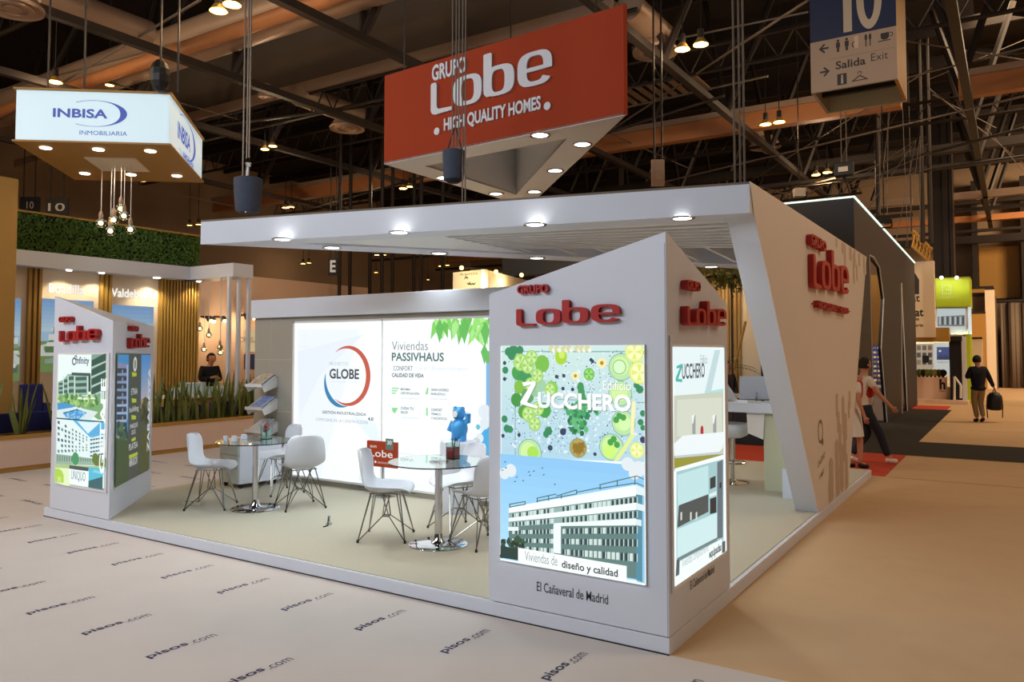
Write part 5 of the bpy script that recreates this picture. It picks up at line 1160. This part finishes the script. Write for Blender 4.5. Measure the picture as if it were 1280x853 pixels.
tag(build('keyboard', MB().cbox((atY(952,502,yS+.05).x,yS+.02,zTt+.01),.3,.12,.02,.1), M['grey2'], bevel=.003), 'grey keyboard at the front of the bar counter', 'keyboard')
q = atZ(916,604,PT)
k = thing('bar_stool', 'white bucket bar stool with chrome stem at the bar counter', 'bar stool', (q.x,q.y,PT))
part('base', MB().lathe([(.21,0),(.21,.012),(.05,.03),(.025,.06)], (q.x,q.y,PT), 28), 'chrome', k, smooth=40); part('stem', MB().lathe([(.025,.05),(.025,.30),(.04,.31),(.04,.60)], (q.x,q.y,PT), 14), 'chrome', k, smooth=40)
part('footrest', MB().path([Vector((q.x,q.y,PT+.27))+Vector((.17*cos(a)*1.0,.17*sin(a),0)) for a in [i*pi/6 for i in range(-3,8)]], .01, 6), 'chrome', k)
sv = []; prof = [(.0,.60),(.12,.605),(.19,.64),(.215,.70),(.225,.78)]
part('seat', MB().lathe(prof, (q.x,q.y,PT), 28, None, False), 'chair', k, smooth=60, thick=.02)
# ================================================================ STAND BEHIND (brown slats, palm, green)
t = thing('brown_backdrop', 'brown slatted backdrop seen between tower and leaning leg', 'wall panel', (-4, 13.5, 0))
part('board', MB().box((-7.5,13.5,0),(-2.2,13.6,3.7)), 'cream', t)
for i in range(16): part('slat', MB().box((-4.9+.09*i,13.42,0),(-4.85+.09*i,13.5,3.7)), 'gold', t)
part('screen', MB().box((-3.05,13.44,.7),(-2.6,13.5,2.2)), 'darkgrey', t)
a_, b__ = atY(932,402,12.8), atY(912,481,12.8); part('brass_pole', MB().tube(a_, b__-(a_-b__)*.6, .03, 8), 'gold', t)
spot('backdrop_wash', (-3.8,12.6,3.5), (-3.9,13.4,2.2), 26, (1,.8,.45), 120, .05)
g_ = thing('hanging_foliage', 'yellow green foliage cluster hanging under the canopy back edge', 'plant', atY(912,340,11)); c = atY(914,345,11); lf = MB()
for _ in range(500): leafq(lf, c+Vector((rs.gauss(0,.28),rs.gauss(0,.15),rs.gauss(0,.13))), rs.uniform(.04,.08), rs)
tag(part('leaves', lf, 'leaf', g_), kind='stuff'); part('branch', MB().tube(c-X3*.5,c+X3*.5,.03,6), 'metal', g_); part('support', MB().tube(Vector((c.x,c.y,0)),c,.02,6), 'metal', g_)
c = atY(900,560,11.5); c.z = 0; palm(Vector((atY(898,500,12.8).x-.1,12.8,0)), 14, 2.6, 'tall dark palm between the fruit tower and the leaning leg', rs, 1.0)
k = thing('white_counter', 'low white counter with dark base behind the bar', 'counter', (-3.4, 11.2, 0)); part('body', MB().box((-4.4,11.2,0),(-2.3,11.7,.9)), 'darkgrey', k); part('top', MB().box((-4.45,11.15,.9),(-2.25,11.75,.96)), 'cream', k)
# ================================================================ BLACK PORTAL STAND
BX = -1.0
k = thing('portal_stand', 'tall black portal facade edged with a white light strip', 'stand', (BX-.3, 18, 0))
def bp(px, py): p = atX(px, py, BX); return (p.y, max(p.z, .006))
TOP = [(13.27,5.12),(16.5,5.0),(19.5,4.95),(21.5,4.8),(25.4,4.9)]
def pane(pts): part('panel', MB().prism([(BX,y,z) for y,z in pts], (-.07,0,0)), 'darkgrey', k)
tz = lambda y: 5.12-.02*(y-13.27)
pane([(13.27,.006),(15.45,.006),(15.3,4.1),(15.3,tz(15.3)),(13.27,tz(13.27))])
pane([(15.3,4.1),(16.9,3.95),(16.9,tz(16.9)),(15.3,tz(15.3))])
pane([(17.7,.006),(21.0,.006),(21.5,3.9),(21.5,tz(21.5)),(16.9,tz(16.9)),(16.9,3.95),(17.6,3.2),(16.9,1.9)])
pane([(21.5,3.9),(22.3,.006),(25.4,.006),(25.4,tz(25.4)),(21.5,tz(21.5))])
part('panel', MB().box((BX-9,13.27,3.9),(BX-.07,13.57,5.11)), 'darkgrey', k)
part('panel', MB().box((BX-9,13.27,.006),(BX-8.6,13.57,3.9)), 'darkgrey', k)
for p, q in (((13.27,5.13),(25.4,4.89)),): part('light_strip', MB().tube((BX+.01,p[0],tz(p[0])+.02),(BX+.01,q[0],tz(q[0])+.02),.025,6), 'led', k)
part('light_strip', MB().tube((BX,13.26,5.14),(BX-9,13.26,5.14),.02,6), 'led', k)
for pts in (((15.45,.01),(15.3,4.1),(16.0,4.12),(16.9,3.95),(17.55,3.2),(16.9,1.9),(17.7,.01)), ((21.0,.01),(21.5,3.9),(22.3,.01))):
    part('edge_trim', MB().path([(BX+.004,y,z) for y,z in pts], .014, 5), 'whiteboard', k)
part('inner_wall', MB().box((BX-4.5,24.9,.0),(BX-.4,25.2,4.5)), 'goldwall', k)
pr = thing('night_poster', 'night building poster standing inside the black portal', 'poster', (BX-2, 18.5, 0))
pa, pb = atX(1088,492,BX-1.2), atX(1112,432,BX-1.2)
a_ = atY(1086,493,19.5); b__ = atY(1112,432,19.5); a_.x -= .5
part('panel', MB().box((a_.x,19.5,0.9),(-1.10,19.56,b__.z)), 'darkgrey', pr); P = Print((a_.x,19.495,.9), X3, Z3, .002); W0 = -1.10-a_.x; H0 = b__.z-.9
P.grad(0,0,W0,H0,(60,40,60),(40,60,130),8)
for i in range(9):
    for j in range(8): P.rect(.1+i*W0/10,.1+j*.13,.1+i*W0/10+W0/14,.16+j*.13,(230,190,130) if (i+j)%3 else (150,110,90))
P.done('poster_print', pr, 'inkdim')
k = thing('peach_desk', 'peach reception desk inside the black portal', 'desk', (BX-1.5, 18.3, 0)); part('body', MB().box((a_.x-.2,18.2,0),(-1.12,18.8,.85)), 'peach', k); part('top', MB().box((a_.x-.25,18.15,.85),(-1.09,18.85,.9)), 'white', k)
for i, yy in enumerate((16.6, 21.6)):
    q = atX(1119 if i else 1097, 530, BX-1.2); c = Vector((BX-.8, yy, 0)); t = thing('white_chair', ('white chair in the second gap of the black portal','white chair in the first gap of the black portal')[1-i], 'chair', c)
    part('seat', MB().box((c.x-.22,c.y-.22,.44),(c.x+.22,c.y+.22,.47)), 'white', t, bevel=.01); part('backrest', MB().box((c.x-.22,c.y+.2,.47),(c.x+.22,c.y+.23,.9)), 'white', t, bevel=.01)
    for sx in (-.2,.2):
        for sy in (-.2,.2): part('leg', MB().tube((c.x+sx,c.y+sy,.44),(c.x+sx*1.15,c.y+sy*1.15,.006),.014,6), 'wire', t)
spot('portal_fill', (BX-1.6,17.2,4.4), (BX-1.2,21,1.5), 260, (1,.8,.6), 150, .1)  # added fill that brightens the dark portal interior
# ================================================================ STANDS FAR DOWN THE AISLE
YF = 27.5
def fx(px, py, Y=YF): return atY(px, py, Y)
k = thing('white_h_stand', 'white counter stand with black letter h down the aisle', 'stand', (-2, YF, 0))
a_, b__ = fx(1120,503), fx(1187,476)
part('platform', MB().box((a_.x-1.5,YF-.9,0),(fx(1212,500).x,YF+4,.12)), 'peach', k)
part('counter', MB().box((a_.x-1.5,YF,.12),(fx(1183,490).x,YF+.6,fx(1170,472).z)), 'peach', k)
part('counter_base', MB().box((a_.x-1.5,YF+.05,.12),(fx(1189,490).x,YF+.6,.55)), 'cream', k)
part('back_wall', MB().box((a_.x-1.5,YF+3,.12),(fx(1183,440).x+.4,YF+3.1,4.0)), 'cream', k)
part('lintel', MB().box((a_.x-1.5,YF-.3,fx(1160,427).z),(fx(1203,425).x,YF+1.4,fx(1160,421).z)), 'black', k)
part('side_column', MB().box((fx(1188,480).x,YF-.2,.12),(fx(1203,480).x,YF+.3,fx(1190,427).z)), 'black', k)
part('side_column', MB().box((fx(1203.5,480).x,YF-.25,.12),(fx(1209,480).x,YF+.2,fx(1190,421).z)), 'white', k)
part('side_column', MB().box((fx(1209,480).x,YF,.0),(fx(1214,480).x,YF+.6,fx(1190,418).z)), 'lime', k)
P = Print((0,YF-.002,0), X3, Z3, .003); P.ptext('h', 1174.5, 487, 1182, 474, (26,22,24), .04); P.ptext('habitat', 1174, 490, 1182, 488, (90,60,50), 0); P.done('counter_print', k, 'ink')
P = Print((0,YF+2.99,0), X3, Z3, .003)
P.pp([(1145,430),(1166,430),(1166,462),(1145,462)], (196,176,150)); P.pp([(1167,429),(1190,429),(1190,470),(1167,470)], (226,230,226)); P.pp([(1171,434),(1187,434),(1187,450),(1171,450)], (50,76,140)); P.pell(1175,439,1.6,(240,244,250),8)
for x in range(1172,1187,2): P.pp([(x,444+x%3),(x+1.4,444+x%3),(x+1.4,450),(x,450)], (30,40,80))
for i in range(9): P.pp([(1146+(i%3)*7,432+(i//3)*9),(1151+(i%3)*7,432+(i//3)*9),(1151+(i%3)*7,438+(i//3)*9),(1146+(i%3)*7,438+(i//3)*9)], rr.choice(((120,90,70),(90,80,80),(150,120,90),(60,50,50))))
P.ptext('HABITAT', 1172, 454, 1186, 452, (120,130,130), 0); P.done('wall_print', k, 'inkdim')
part('monitor', MB().box((fx(1146,445).x,YF+2.0,fx(1146,454.5).z),(fx(1155,445).x,YF+2.08,fx(1146,445).z)), 'black', k)
for i in range(7):
    q = fx(1148+i*5, 470); tag(build('desk_flower', MB().ball((q.x,YF+.3,fx(1150,471).z+.14), .13, 9, 6), M[('hedge','soil','leaf','hedge','gold','leaf2','soil')[i]]), '%s small plant ball from the left on the h counter' % ORD[i], 'plant', 'plants on the h counter')
    build('stalk', MB().tube((q.x,YF+.3,fx(1150,471).z-.03),(q.x,YF+.3,fx(1150,471).z+.1),.05,6), M['soil'], bpy.data.objects[[o.name for o in COL.objects if o.name.startswith('desk_flower')][-1]])
part('rail', MB().path([fx(1193,500,YF-.5), fx(1193,471,YF-.5), fx(1201,482,YF-.5), fx(1201,498,YF-.5)], .04, 6), 'whiteboard', k)
spot('h_stand_light', (-2.2,YF+1.2,3.5), (-2,YF+2.6,1.2), 420, (1,.85,.65), 140, .1)
# tall tan board with lettering
k = thing('tan_tower_board', 'tall tan board with cropped dark lettering beyond the black portal', 'sign', fx(1155,400,26.5))
part('board', MB().box((fx(1100,400,26.5).x,26.5,fx(1150,422,26.5).z),(fx(1169,400,26.5).x,26.8,fx(1150,327,26.5).z)), 'cream', k)
part('lower_board', MB().box((fx(1100,400,26.6).x,26.6,fx(1150,422,26.6).z-.15),(fx(1186,400,26.6).x,27.1,fx(1150,410,26.6).z)), 'gold', k)
part('support', MB().box((fx(1104,400,26.7).x,26.7,0),(fx(1112,400,26.7).x,26.9,3)), 'darkgrey', k)
P = Print((0,26.498,0), X3, Z3, .003); P.ptext('habitat', 1113, 378.5, 1150, 369, (40,34,32), .02); P.ptext('habitat', 1118, 396.5, 1154.5, 386, (40,34,32), .03); P.ptext('inmobiliaria', 1122, 409, 1154, 405, (60,48,40), .02); P.ptext('serie', 1136, 401, 1149, 397.5, (60,48,40), .02)
P.pp([(1138,341),(1144,342),(1149,350),(1149,368),(1138,368)], (36,28,26)); P.done('sign_print', k, 'ink')
# lime sign stand
k = thing('lime_sign', 'lime green lit box sign with dotted white logo down the aisle', 'sign', fx(1190,380,29.5)); Yl = 29.0
part('box', MB().box((fx(1164,380,Yl).x,Yl,fx(1190,384,Yl).z),(fx(1213,380,Yl).x,Yl+1.6,fx(1190,347,Yl).z)), 'lime', k)
part('poster_box', MB().box((fx(1170,400,Yl).x,Yl+.1,fx(1190,418,Yl).z),(fx(1210,400,Yl).x,Yl+1.5,fx(1190,384,Yl).z)), 'white', k)
part('side_panel', MB().box((fx(1207,400,Yl).x,Yl+.2,fx(1190,418,Yl).z),(fx(1214,400,Yl).x,Yl+.3,fx(1190,384,Yl).z)), 'lightface', k)
part('support', MB().box((fx(1205,400,Yl).x,Yl+.3,0),(fx(1213,400,Yl).x,Yl+.9,fx(1190,418,Yl).z)), 'lime', k)
P = Print((0,Yl-.002,0), X3, Z3, .003)
for i in range(5):
    for j in range(5):
        if (i in (0,4)) or (j in (0,4)) or (i > 1 and j == 2): P.pell(1178+i*2.6, 357+j*2.6, .8, (244,248,230), 6)
P.ptext('grupo inmobiliario', 1173, 374, 1199, 371, (220,232,160), 0)
P.done('sign_print', k, 'inkdim')
P = Print((0,Yl+.098,0), X3, Z3, .003); P.pp([(1171,386),(1207,386),(1207,415),(1171,415)], (226,240,240)); P.pp([(1172,396),(1206,394),(1206,408),(1172,408)], (140,150,150))
for i in range(10): P.pp([(1174+i*3.2,396),(1176+i*3.2,396),(1176+i*3.2,406),(1174+i*3.2,406)], (70,80,90) if i%2 else (220,226,224))
P.pp([(1168,411),(1204,408),(1204,417),(1168,418)], (240,236,230)); P.done('sign_print', k, 'inkdim')
for px in (1177,1196): q = fx(px, 349, Yl-.5); part('lamp_arm', MB().tube((q.x,Yl,q.z+.1),(q.x,Yl-.55,q.z+.12),.02,5), 'metal', k); part('bulb', MB().ball((q.x,Yl-.55,q.z+.05),.06,8,6), 'lampglow', k); spot('lime_light', (q.x,Yl-.55,q.z+.0), (q.x,Yl,q.z-.6), 40, (1,1,.8), 130, .03)
spot('lime_low_light', (fx(1196,418,Yl).x,Yl-.4,fx(1196,417,Yl).z), (fx(1200,430,Yl).x,Yl+.4,2), 30, (.8,1,.5), 120, .03)
# yellow doorway pieces at the far end
for i, (x0p, x1p, y1p, m_, lab) in enumerate(((1216,1232,392,'goldwall','ochre far wall panel right of the lime sign'),(1234,1243,362,'cream','slim pale far pillar left of the grey curtain'),(1216,1228,424,'cream','pale poster stand behind the walking man'))):
    Yq = 40.5 if i < 2 else 33; a_, b__ = atY(x0p,480,Yq), atY(x1p,y1p,Yq); t = thing(('ochre_partition','pale_pillar','poster_stand')[i], lab, 'panel', (a_.x,Yq,0)); part('board', MB().box((a_.x,Yq,0),(b__.x,Yq+.2,b__.z)), m_, t); part('cap', MB().box((a_.x,Yq-.03,b__.z),(b__.x,Yq+.23,b__.z+.08)), 'metal', t)
P = Print((0,44.9-.0,0), X3, Z3, .003); 
q = atY(1274,402,43.2); t = thing('lit_notice', 'small lit notice at the right edge over the curtain', 'sign', q); part('board', MB().box((q.x,43.1,q.z),(q.x+.9,43.15,q.z+.75)), 'goldwall', t); P = Print((q.x,43.098,q.z), X3, Z3, .003); P.text('IN', .12, .2, .35, (240,210,160), .35, .02); tag(P.done('sign_print', t, 'inkdim'), kind='stuff'); part('bracket', MB().box((q.x+.4,43.15,q.z+.3),(q.x+.5,45,q.z+.4)), 'metal', t)
# rigging tower with floodlights near the portal top
k = thing('lit_truss', 'short yellow lit lattice truss behind the portal end', 'truss', atD(1155,318,27)); a_, b__ = atD(1140,308,26), atD(1164,330,28)
for o_ in (Vector((0,0,0)), Z3*.55, Vector((0,.5,.1)), Vector((0,.5,.6))): part('tube', MB().tube(a_+o_, b__+o_, .04, 6), 'gold', k)
for i in range(6): part('brace', MB().tube(lerp(a_,b__,i/6), lerp(a_,b__,(i+1)/6)+Z3*.55, .025, 5).tube(lerp(a_,b__,i/6)+Z3*.55, lerp(a_,b__,(i+1)/6), .025, 5), 'gold', k)
for q in (a_, b__): part('cable', MB().tube(q+Z3*.5, (q.x,q.y,11.995), .02, 5), 'metal', k)
k = thing('chain_hoist', 'small hoist with lit label holding the black portal corner', 'hoist', atD(1055,213,17.5)); q = atD(1055,213,17.5)
part('body', MB().box((q.x-.2,q.y-.12,q.z-.14),(q.x+.2,q.y+.12,q.z+.16)), 'black', k, bevel=.02); part('label', MB().box((q.x-.1,q.y-.125,q.z-.05),(q.x+.1,q.y-.12,q.z+.06)), 'cream', k)
part('strap', MB().path([q-Z3*.1+X3*0, q+Vector((-.12,0,-.55))]+[q+Vector((.12,0,-.55)), q-Z3*.1], .02, 5), 'metal', k)
for dx in (-.05,.06): part('chain', MB().tube((q.x+dx,q.y,q.z+.15),(q.x+dx,q.y,11.995),.014,5), 'chain', k)
for i, (px, py, lab) in enumerate(((999,241,'small floodlight box on the canopy side of the portal'),(1105,275,'dark floodlight cluster above the portal middle'))):
    q = atD(px,py,20); t = thing('floodlight', lab, 'floodlight', q); part('body', MB().cbox(q,.28,.2,.22,.5), 'cream' if i == 0 else 'metal', t, bevel=.01); part('yoke', MB().path([q-X3*.18,q-X3*.18-Z3*.2,q+X3*.18-Z3*.2,q+X3*.18],.02,5), 'black', t); part('cable', MB().tube(q,(q.x,q.y,11.995),.015,5), 'metal', t)
# slim rigging poles and wires at right
rg = thing('rigging_cables', 'fan of thin rigging wires over the black portal', 'cable', atD(1140,150,24))
for a_, b__ in (((1145,175),(1060,232)),((1145,175),(1085,262)),((1145,175),(1120,300)),((1150,170),(1132,310)),((1150,175),(1150,300)),((1100,140),(1100,270)),((1110,140),(1109,270)),((1128,135),(1135,310)),((1112,140),(1098,265)),((1165,190),(1060,235)),((1165,210),(980,262)),((1160,180),(1000,245)),((1232,160),(1280,215)),((1165,118),(1245,160)),((930,228),(990,245)),((1055,205),(990,245)),((1280,50),(1160,100))):
    part('wire', MB().tube(atD(*a_,22), atD(*b__,22), .010, 5), 'wirem', rg)
for px in (1098,1153,1163): q = atD(px,270,24); part('pole', MB().tube((q.x,q.y,5.2),(q.x,q.y,11.995),.07,8), 'metal', rg)
# ================================================================ PEOPLE
def skin(name, pts, edges, m, parent, lv=2, root=None):
    names = list(pts); me = bpy.data.meshes.new(name); me.from_pydata([pts[n][0] for n in names], [(names.index(a), names.index(b_)) for a, b_ in edges], [])
    o = bpy.data.objects.new(name, me); COL.objects.link(o); o.modifiers.new('skin', 'SKIN'); sl = me.skin_vertices[0].data
    for i, n in enumerate(names):
        r_ = pts[n][1]; sl[i].radius = (r_, r_) if not isinstance(r_, tuple) else r_; sl[i].use_root = (n == (root or names[0]))
    sb = o.modifiers.new('sub', 'SUBSURF'); sb.levels = lv; sb.render_levels = lv
    dg = bpy.context.evaluated_depsgraph_get(); me2 = bpy.data.meshes.new_from_object(o.evaluated_get(dg)); bpy.data.objects.remove(o)
    me2.name = name; me2.materials.clear(); me2.materials.append(m); me2.shade_smooth(); q = bpy.data.objects.new(name, me2); COL.objects.link(q); q.parent = parent; return q
def person(loc, hd, H, lab, J, top, legs, shoe, bare_arm=False, skirt=None, over=None, hair='hair', headturn=0.0):
    k = H/1.75; t = thing('person', lab, 'person', loc, hd-pi/2); t.scale = (k,)*3
    J0 = dict(pel=(0,0,.95), sp=(0,.0,1.12), ch=(0,0,1.32), nk=(0,.01,1.48), hd0=(0,.03,1.58),
              shL=(-.18,0,1.42), shR=(.18,0,1.42), elL=(-.23,-.02,1.14), elR=(.23,-.02,1.14), wrL=(-.24,.08,.90), wrR=(.24,.08,.90),
              hiL=(-.09,0,.9), hiR=(.09,0,.9), knL=(-.10,.03,.5), knR=(.10,.03,.5), anL=(-.1,0,.09), anR=(.1,0,.09), toL=(-.11,.15,.035), toR=(.11,.15,.035))
    J0.update(J); V = {n: Vector(p) for n, p in J0.items()}
    B = {'pel':(V['pel'],.09),'sp':(V['sp'],.10),'ch':(V['ch'],.13),'nk':(V['nk'],.055),'hd0':(V['hd0'],.06),'hd1':(V['hd0']+Vector((0,.005,.07)),.088),'hd2':(V['hd0']+Vector((0,0,.14)),.075)}
    E_ = [('pel','sp'),('sp','ch'),('ch','nk'),('nk','hd0'),('hd0','hd1'),('hd1','hd2')]
    for s_ in 'LR':
        B['sh'+s_]=(V['sh'+s_],.055); B['el'+s_]=(V['el'+s_],.04); B['wr'+s_]=(V['wr'+s_],.027)
        d = (V['wr'+s_]-V['el'+s_]).normalized(); B['pa'+s_] = (V['wr'+s_]+d*.06,(.036,.022)); E_ += [('ch','sh'+s_),('sh'+s_,'el'+s_),('el'+s_,'wr'+s_),('wr'+s_,'pa'+s_)]
        sd = d.orthogonal().normalized()
        for i_ in range(4):
            f0_ = V['wr'+s_]+d*.085+sd*(.012*(i_-1.5)*1.6); ln = (.035,.042,.04,.03)[i_]; cu = d.cross(sd)*.02
            B['f%d'%i_+s_]=(f0_,.010); B['g%d'%i_+s_]=(f0_+d*ln+cu*.5,.009); B['h%d'%i_+s_]=(f0_+d*ln*1.7+cu*1.6,.007); E_ += [('pa'+s_,'f%d'%i_+s_),('f%d'%i_+s_,'g%d'%i_+s_),('g%d'%i_+s_,'h%d'%i_+s_)]
        B['th'+s_]=(V['wr'+s_]+d*.04-sd*.035,.011); B['ti'+s_]=(V['wr'+s_]+d*.075-sd*.055,.009); E_ += [('pa'+s_,'th'+s_),('th'+s_,'ti'+s_)]
        B['hi'+s_]=(V['hi'+s_],.065); B['kn'+s_]=(V['kn'+s_],.055); B['ca'+s_]=(V['kn'+s_].lerp(V['an'+s_],.35),.052); B['an'+s_]=(V['an'+s_],.035); B['to'+s_]=(V['to'+s_],.03)
        E_ += [('pel','hi'+s_),('hi'+s_,'kn'+s_),('kn'+s_,'ca'+s_),('ca'+s_,'an'+s_),('an'+s_,'to'+s_)]
    body = skin('body', B, E_, M['skin'], t, 2, 'pel')
    hc = V['hd0']+Vector((0,.005,.085)); Rh = Matrix.Rotation(headturn,3,'Z'); F_ = lambda x,y,z: hc+Rh@Vector((x,y,z))
    hb = MB().ball(hc, .093, 16, 12, 1.28)
    h_ = build('head', hb, M['skin'], t, world=False, smooth=80)
    build('nose', MB().add([F_(-.016,.088,-.03),F_(.016,.088,-.03),F_(0,.116,-.028),F_(0,.09,.02)], [(0,1,2),(1,3,2),(3,0,2)]), M['skin'], h_, world=False)
    for sx in (-1,1): build('ear', MB().ball(F_(sx*.094,0,-.005),.02,8,6,1.5), M['skin'], h_, world=False); build('eye', MB().ball(F_(sx*.034,.082,.01),.011,8,6), M['black'], h_, world=False)
    build('mouth', MB().cbox(F_(0,.088,-.062),.045,.008,.009,headturn), M['red'], h_, world=False)
    hm = MB(); 
    for i_ in range(10):
        for j_ in range(20):
            th0, th1 = pi*i_/18, pi*(i_+1)/18; p0, p1 = 2*pi*j_/20, 2*pi*(j_+1)/20
            lim = lambda p: (1.0 if sin(p) > .3 else 2.05)
            g = lambda th, p: F_(.101*sin(th)*cos(p), .101*sin(th)*sin(p)-.006, .10*1.28*cos(th))
            l0 = lim((p0+p1)/2); a0, a1 = l0*i_/10, l0*(i_+1)/10
            hm.add([g(a0,p0),g(a1,p0),g(a1,p1),g(a0,p1)], [(0,1,2,3)])
    build('hair', hm, M[hair], t, world=False, smooth=80, thick=.012)
    bk_ = 1.22 if top == 'suit' else 1.0
    C_ = {'lo':(V['pel']-Z3*(.13 if top == 'suit' else .09),.15*bk_),'pel':(V['pel'],.165),'sp':(V['sp'],.142),'ch':(V['ch'],.155),'nk':(V['nk']-Z3*.03,.075)}; Ec = [('lo','pel'),('pel','sp'),('sp','ch'),('ch','nk')]
    for s_ in 'LR':
        C_['sh'+s_]=(V['sh'+s_],.075); C_['el'+s_]=(V['el'+s_] if not bare_arm else V['sh'+s_].lerp(V['el'+s_],.55),.058); Ec += [('ch','sh'+s_),('sh'+s_,'el'+s_)]
        if not bare_arm: C_['wr'+s_]=(V['el'+s_].lerp(V['wr'+s_],.93),.042); Ec += [('el'+s_,'wr'+s_)]
    if top == 'suit': C_ = {n: (p, q*1.16) for n, (p, q) in C_.items()}
    skin('jacket' if over is None else 'shirt', C_, Ec, M[top], t, 2, 'sp')
    if over: skin('vest', {'a':(V['pel'].lerp(V['sp'],.4),.185),'b':(V['ch'],.195),'c':(V['nk']-Z3*.06,.11)}, [('a','b'),('b','c')], M[over], t, 2)
    if skirt:
        build('skirt', MB().lathe([(.155,1.02),(.18,.85),(.21,.55),(.2,.55),(.17,.85),(.145,1.02)], (0,0,0), 20, None, False), M[skirt], t, world=False, smooth=60)
    else:
        T_ = {'wa':(V['pel']+Z3*.12,.125),'pel':(V['pel'],.14)}; Et = [('wa','pel')]
        for s_ in 'LR': T_['hi'+s_]=(V['hi'+s_]-Z3*.03,.1); T_['kn'+s_]=(V['kn'+s_],.075); T_['an'+s_]=(V['an'+s_]+Z3*.02,.062); Et += [('pel','hi'+s_),('hi'+s_,'kn'+s_),('kn'+s_,'an'+s_)]
        skin('trousers', T_, Et, M[legs], t, 2, 'pel')
    for s_ in 'LR':
        a, b_ = V['an'+s_]-Z3*.03, V['to'+s_]; d = (b_-a).normalized()
        skin('shoe', {'a':(a-d*.04-Z3*.01,.045),'b':(a+d*.06-Z3*.012,.048),'c':(b_+d*.03+Z3*.006,.04)}, [('a','b'),('b','c')], M[shoe], t, 2)
    return t
mp = atZ(1224,528,0)
HDM = YAW+pi/2-.12
person(mp, HDM, 1.70, 'man in dark jacket and khaki trousers walking away with a black bag', dict(knL=(-.07,.10,.52), anL=(-.05,.0,.10), toL=(-.05,.15,.04), knR=(.07,.06,.5), anR=(.05,-.12,.13), toR=(.05,-.0,.04),
    elR=(.27,-.05,1.16), wrR=(.38,-.02,.93), elL=(-.27,.02,1.18), wrL=(-.12,.2,1.25)), 'suit', 'khaki', 'black', headturn=-.9)
Mm = Matrix.Rotation(HDM-pi/2,3,'Z'); hb_ = mp+Mm@Vector((.41,.02,.80))*.97
k = thing('backpack', 'black backpack with dangling straps held by the walking man', 'bag', hb_)
part('body', MB().lathe([(.10,-.47),(.17,-.44),(.185,-.25),(.17,-.1),(.1,-.01),(.03,.0)], hb_, 14), 'black', k, smooth=60)
part('handle', MB().path([hb_+Vector((-.04,0,-.02)),hb_+Vector((-.02,0,.06)),hb_+Vector((.02,0,.06)),hb_+Vector((.04,0,-.02))], .012, 5), 'black', k)
for sx in (-1,1): part('strap', MB().path([hb_+RT*.17*sx-Z3*.1, hb_+RT*.21*sx-Z3*.35, hb_+RT*.19*sx-Z3*.66], .014, 5), 'black', k)
# two people half hidden by the leaning wall
pa_ = atZ(1081,580,0)
person(pa_, YAW+.1, 1.70, 'person in dark jeans, white shirt and red vest striding from behind the wall', dict(knR=(.09,.22,.52), anR=(.09,.36,.11), toR=(.09,.50,.05), knL=(-.09,.12,.5), anL=(-.09,-.18,.13), toL=(-.09,-.06,.04),
    elR=(.27,.12,1.17), wrR=(.30,.30,.98), elL=(-.24,.0,1.15), wrL=(-.18,.22,1.18)), 'shirt', 'jeans', 'shirt', bare_arm=True, over='redcloth')
pb_ = atZ(1064,586,0)
person(pb_, YAW+.3, 1.62, 'person in white skirt with bare legs mostly behind the leaning wall', dict(knR=(.08,.12,.5), anR=(.08,.12,.1), toR=(.08,.26,.04)), 'shirt', 'khaki', 'black', bare_arm=True, skirt='shirt')
# suited man at the left stand
pm = atX(261, 530, -13.0); pm = Vector((-13.9, atX(262,470,-13.9).y, 0)); 
person(pm, -pi/2+YAW+.9, 1.78, 'suited man looking down at his hands beyond the planter', dict(hd0=(0,.06,1.56), elL=(-.24,.02,1.16), wrL=(-.08,.24,1.2), elR=(.24,.02,1.16), wrR=(.08,.24,1.22)), 'suit', 'jeans', 'black')
# seated-height woman behind the bar gap
pw = Vector((atY(907,462,12.2).x, 12.2, 0)); person(pw, -pi/2+.6, 1.6, 'dark haired person in black behind the bar counter screens', {}, 'black', 'black', 'black')
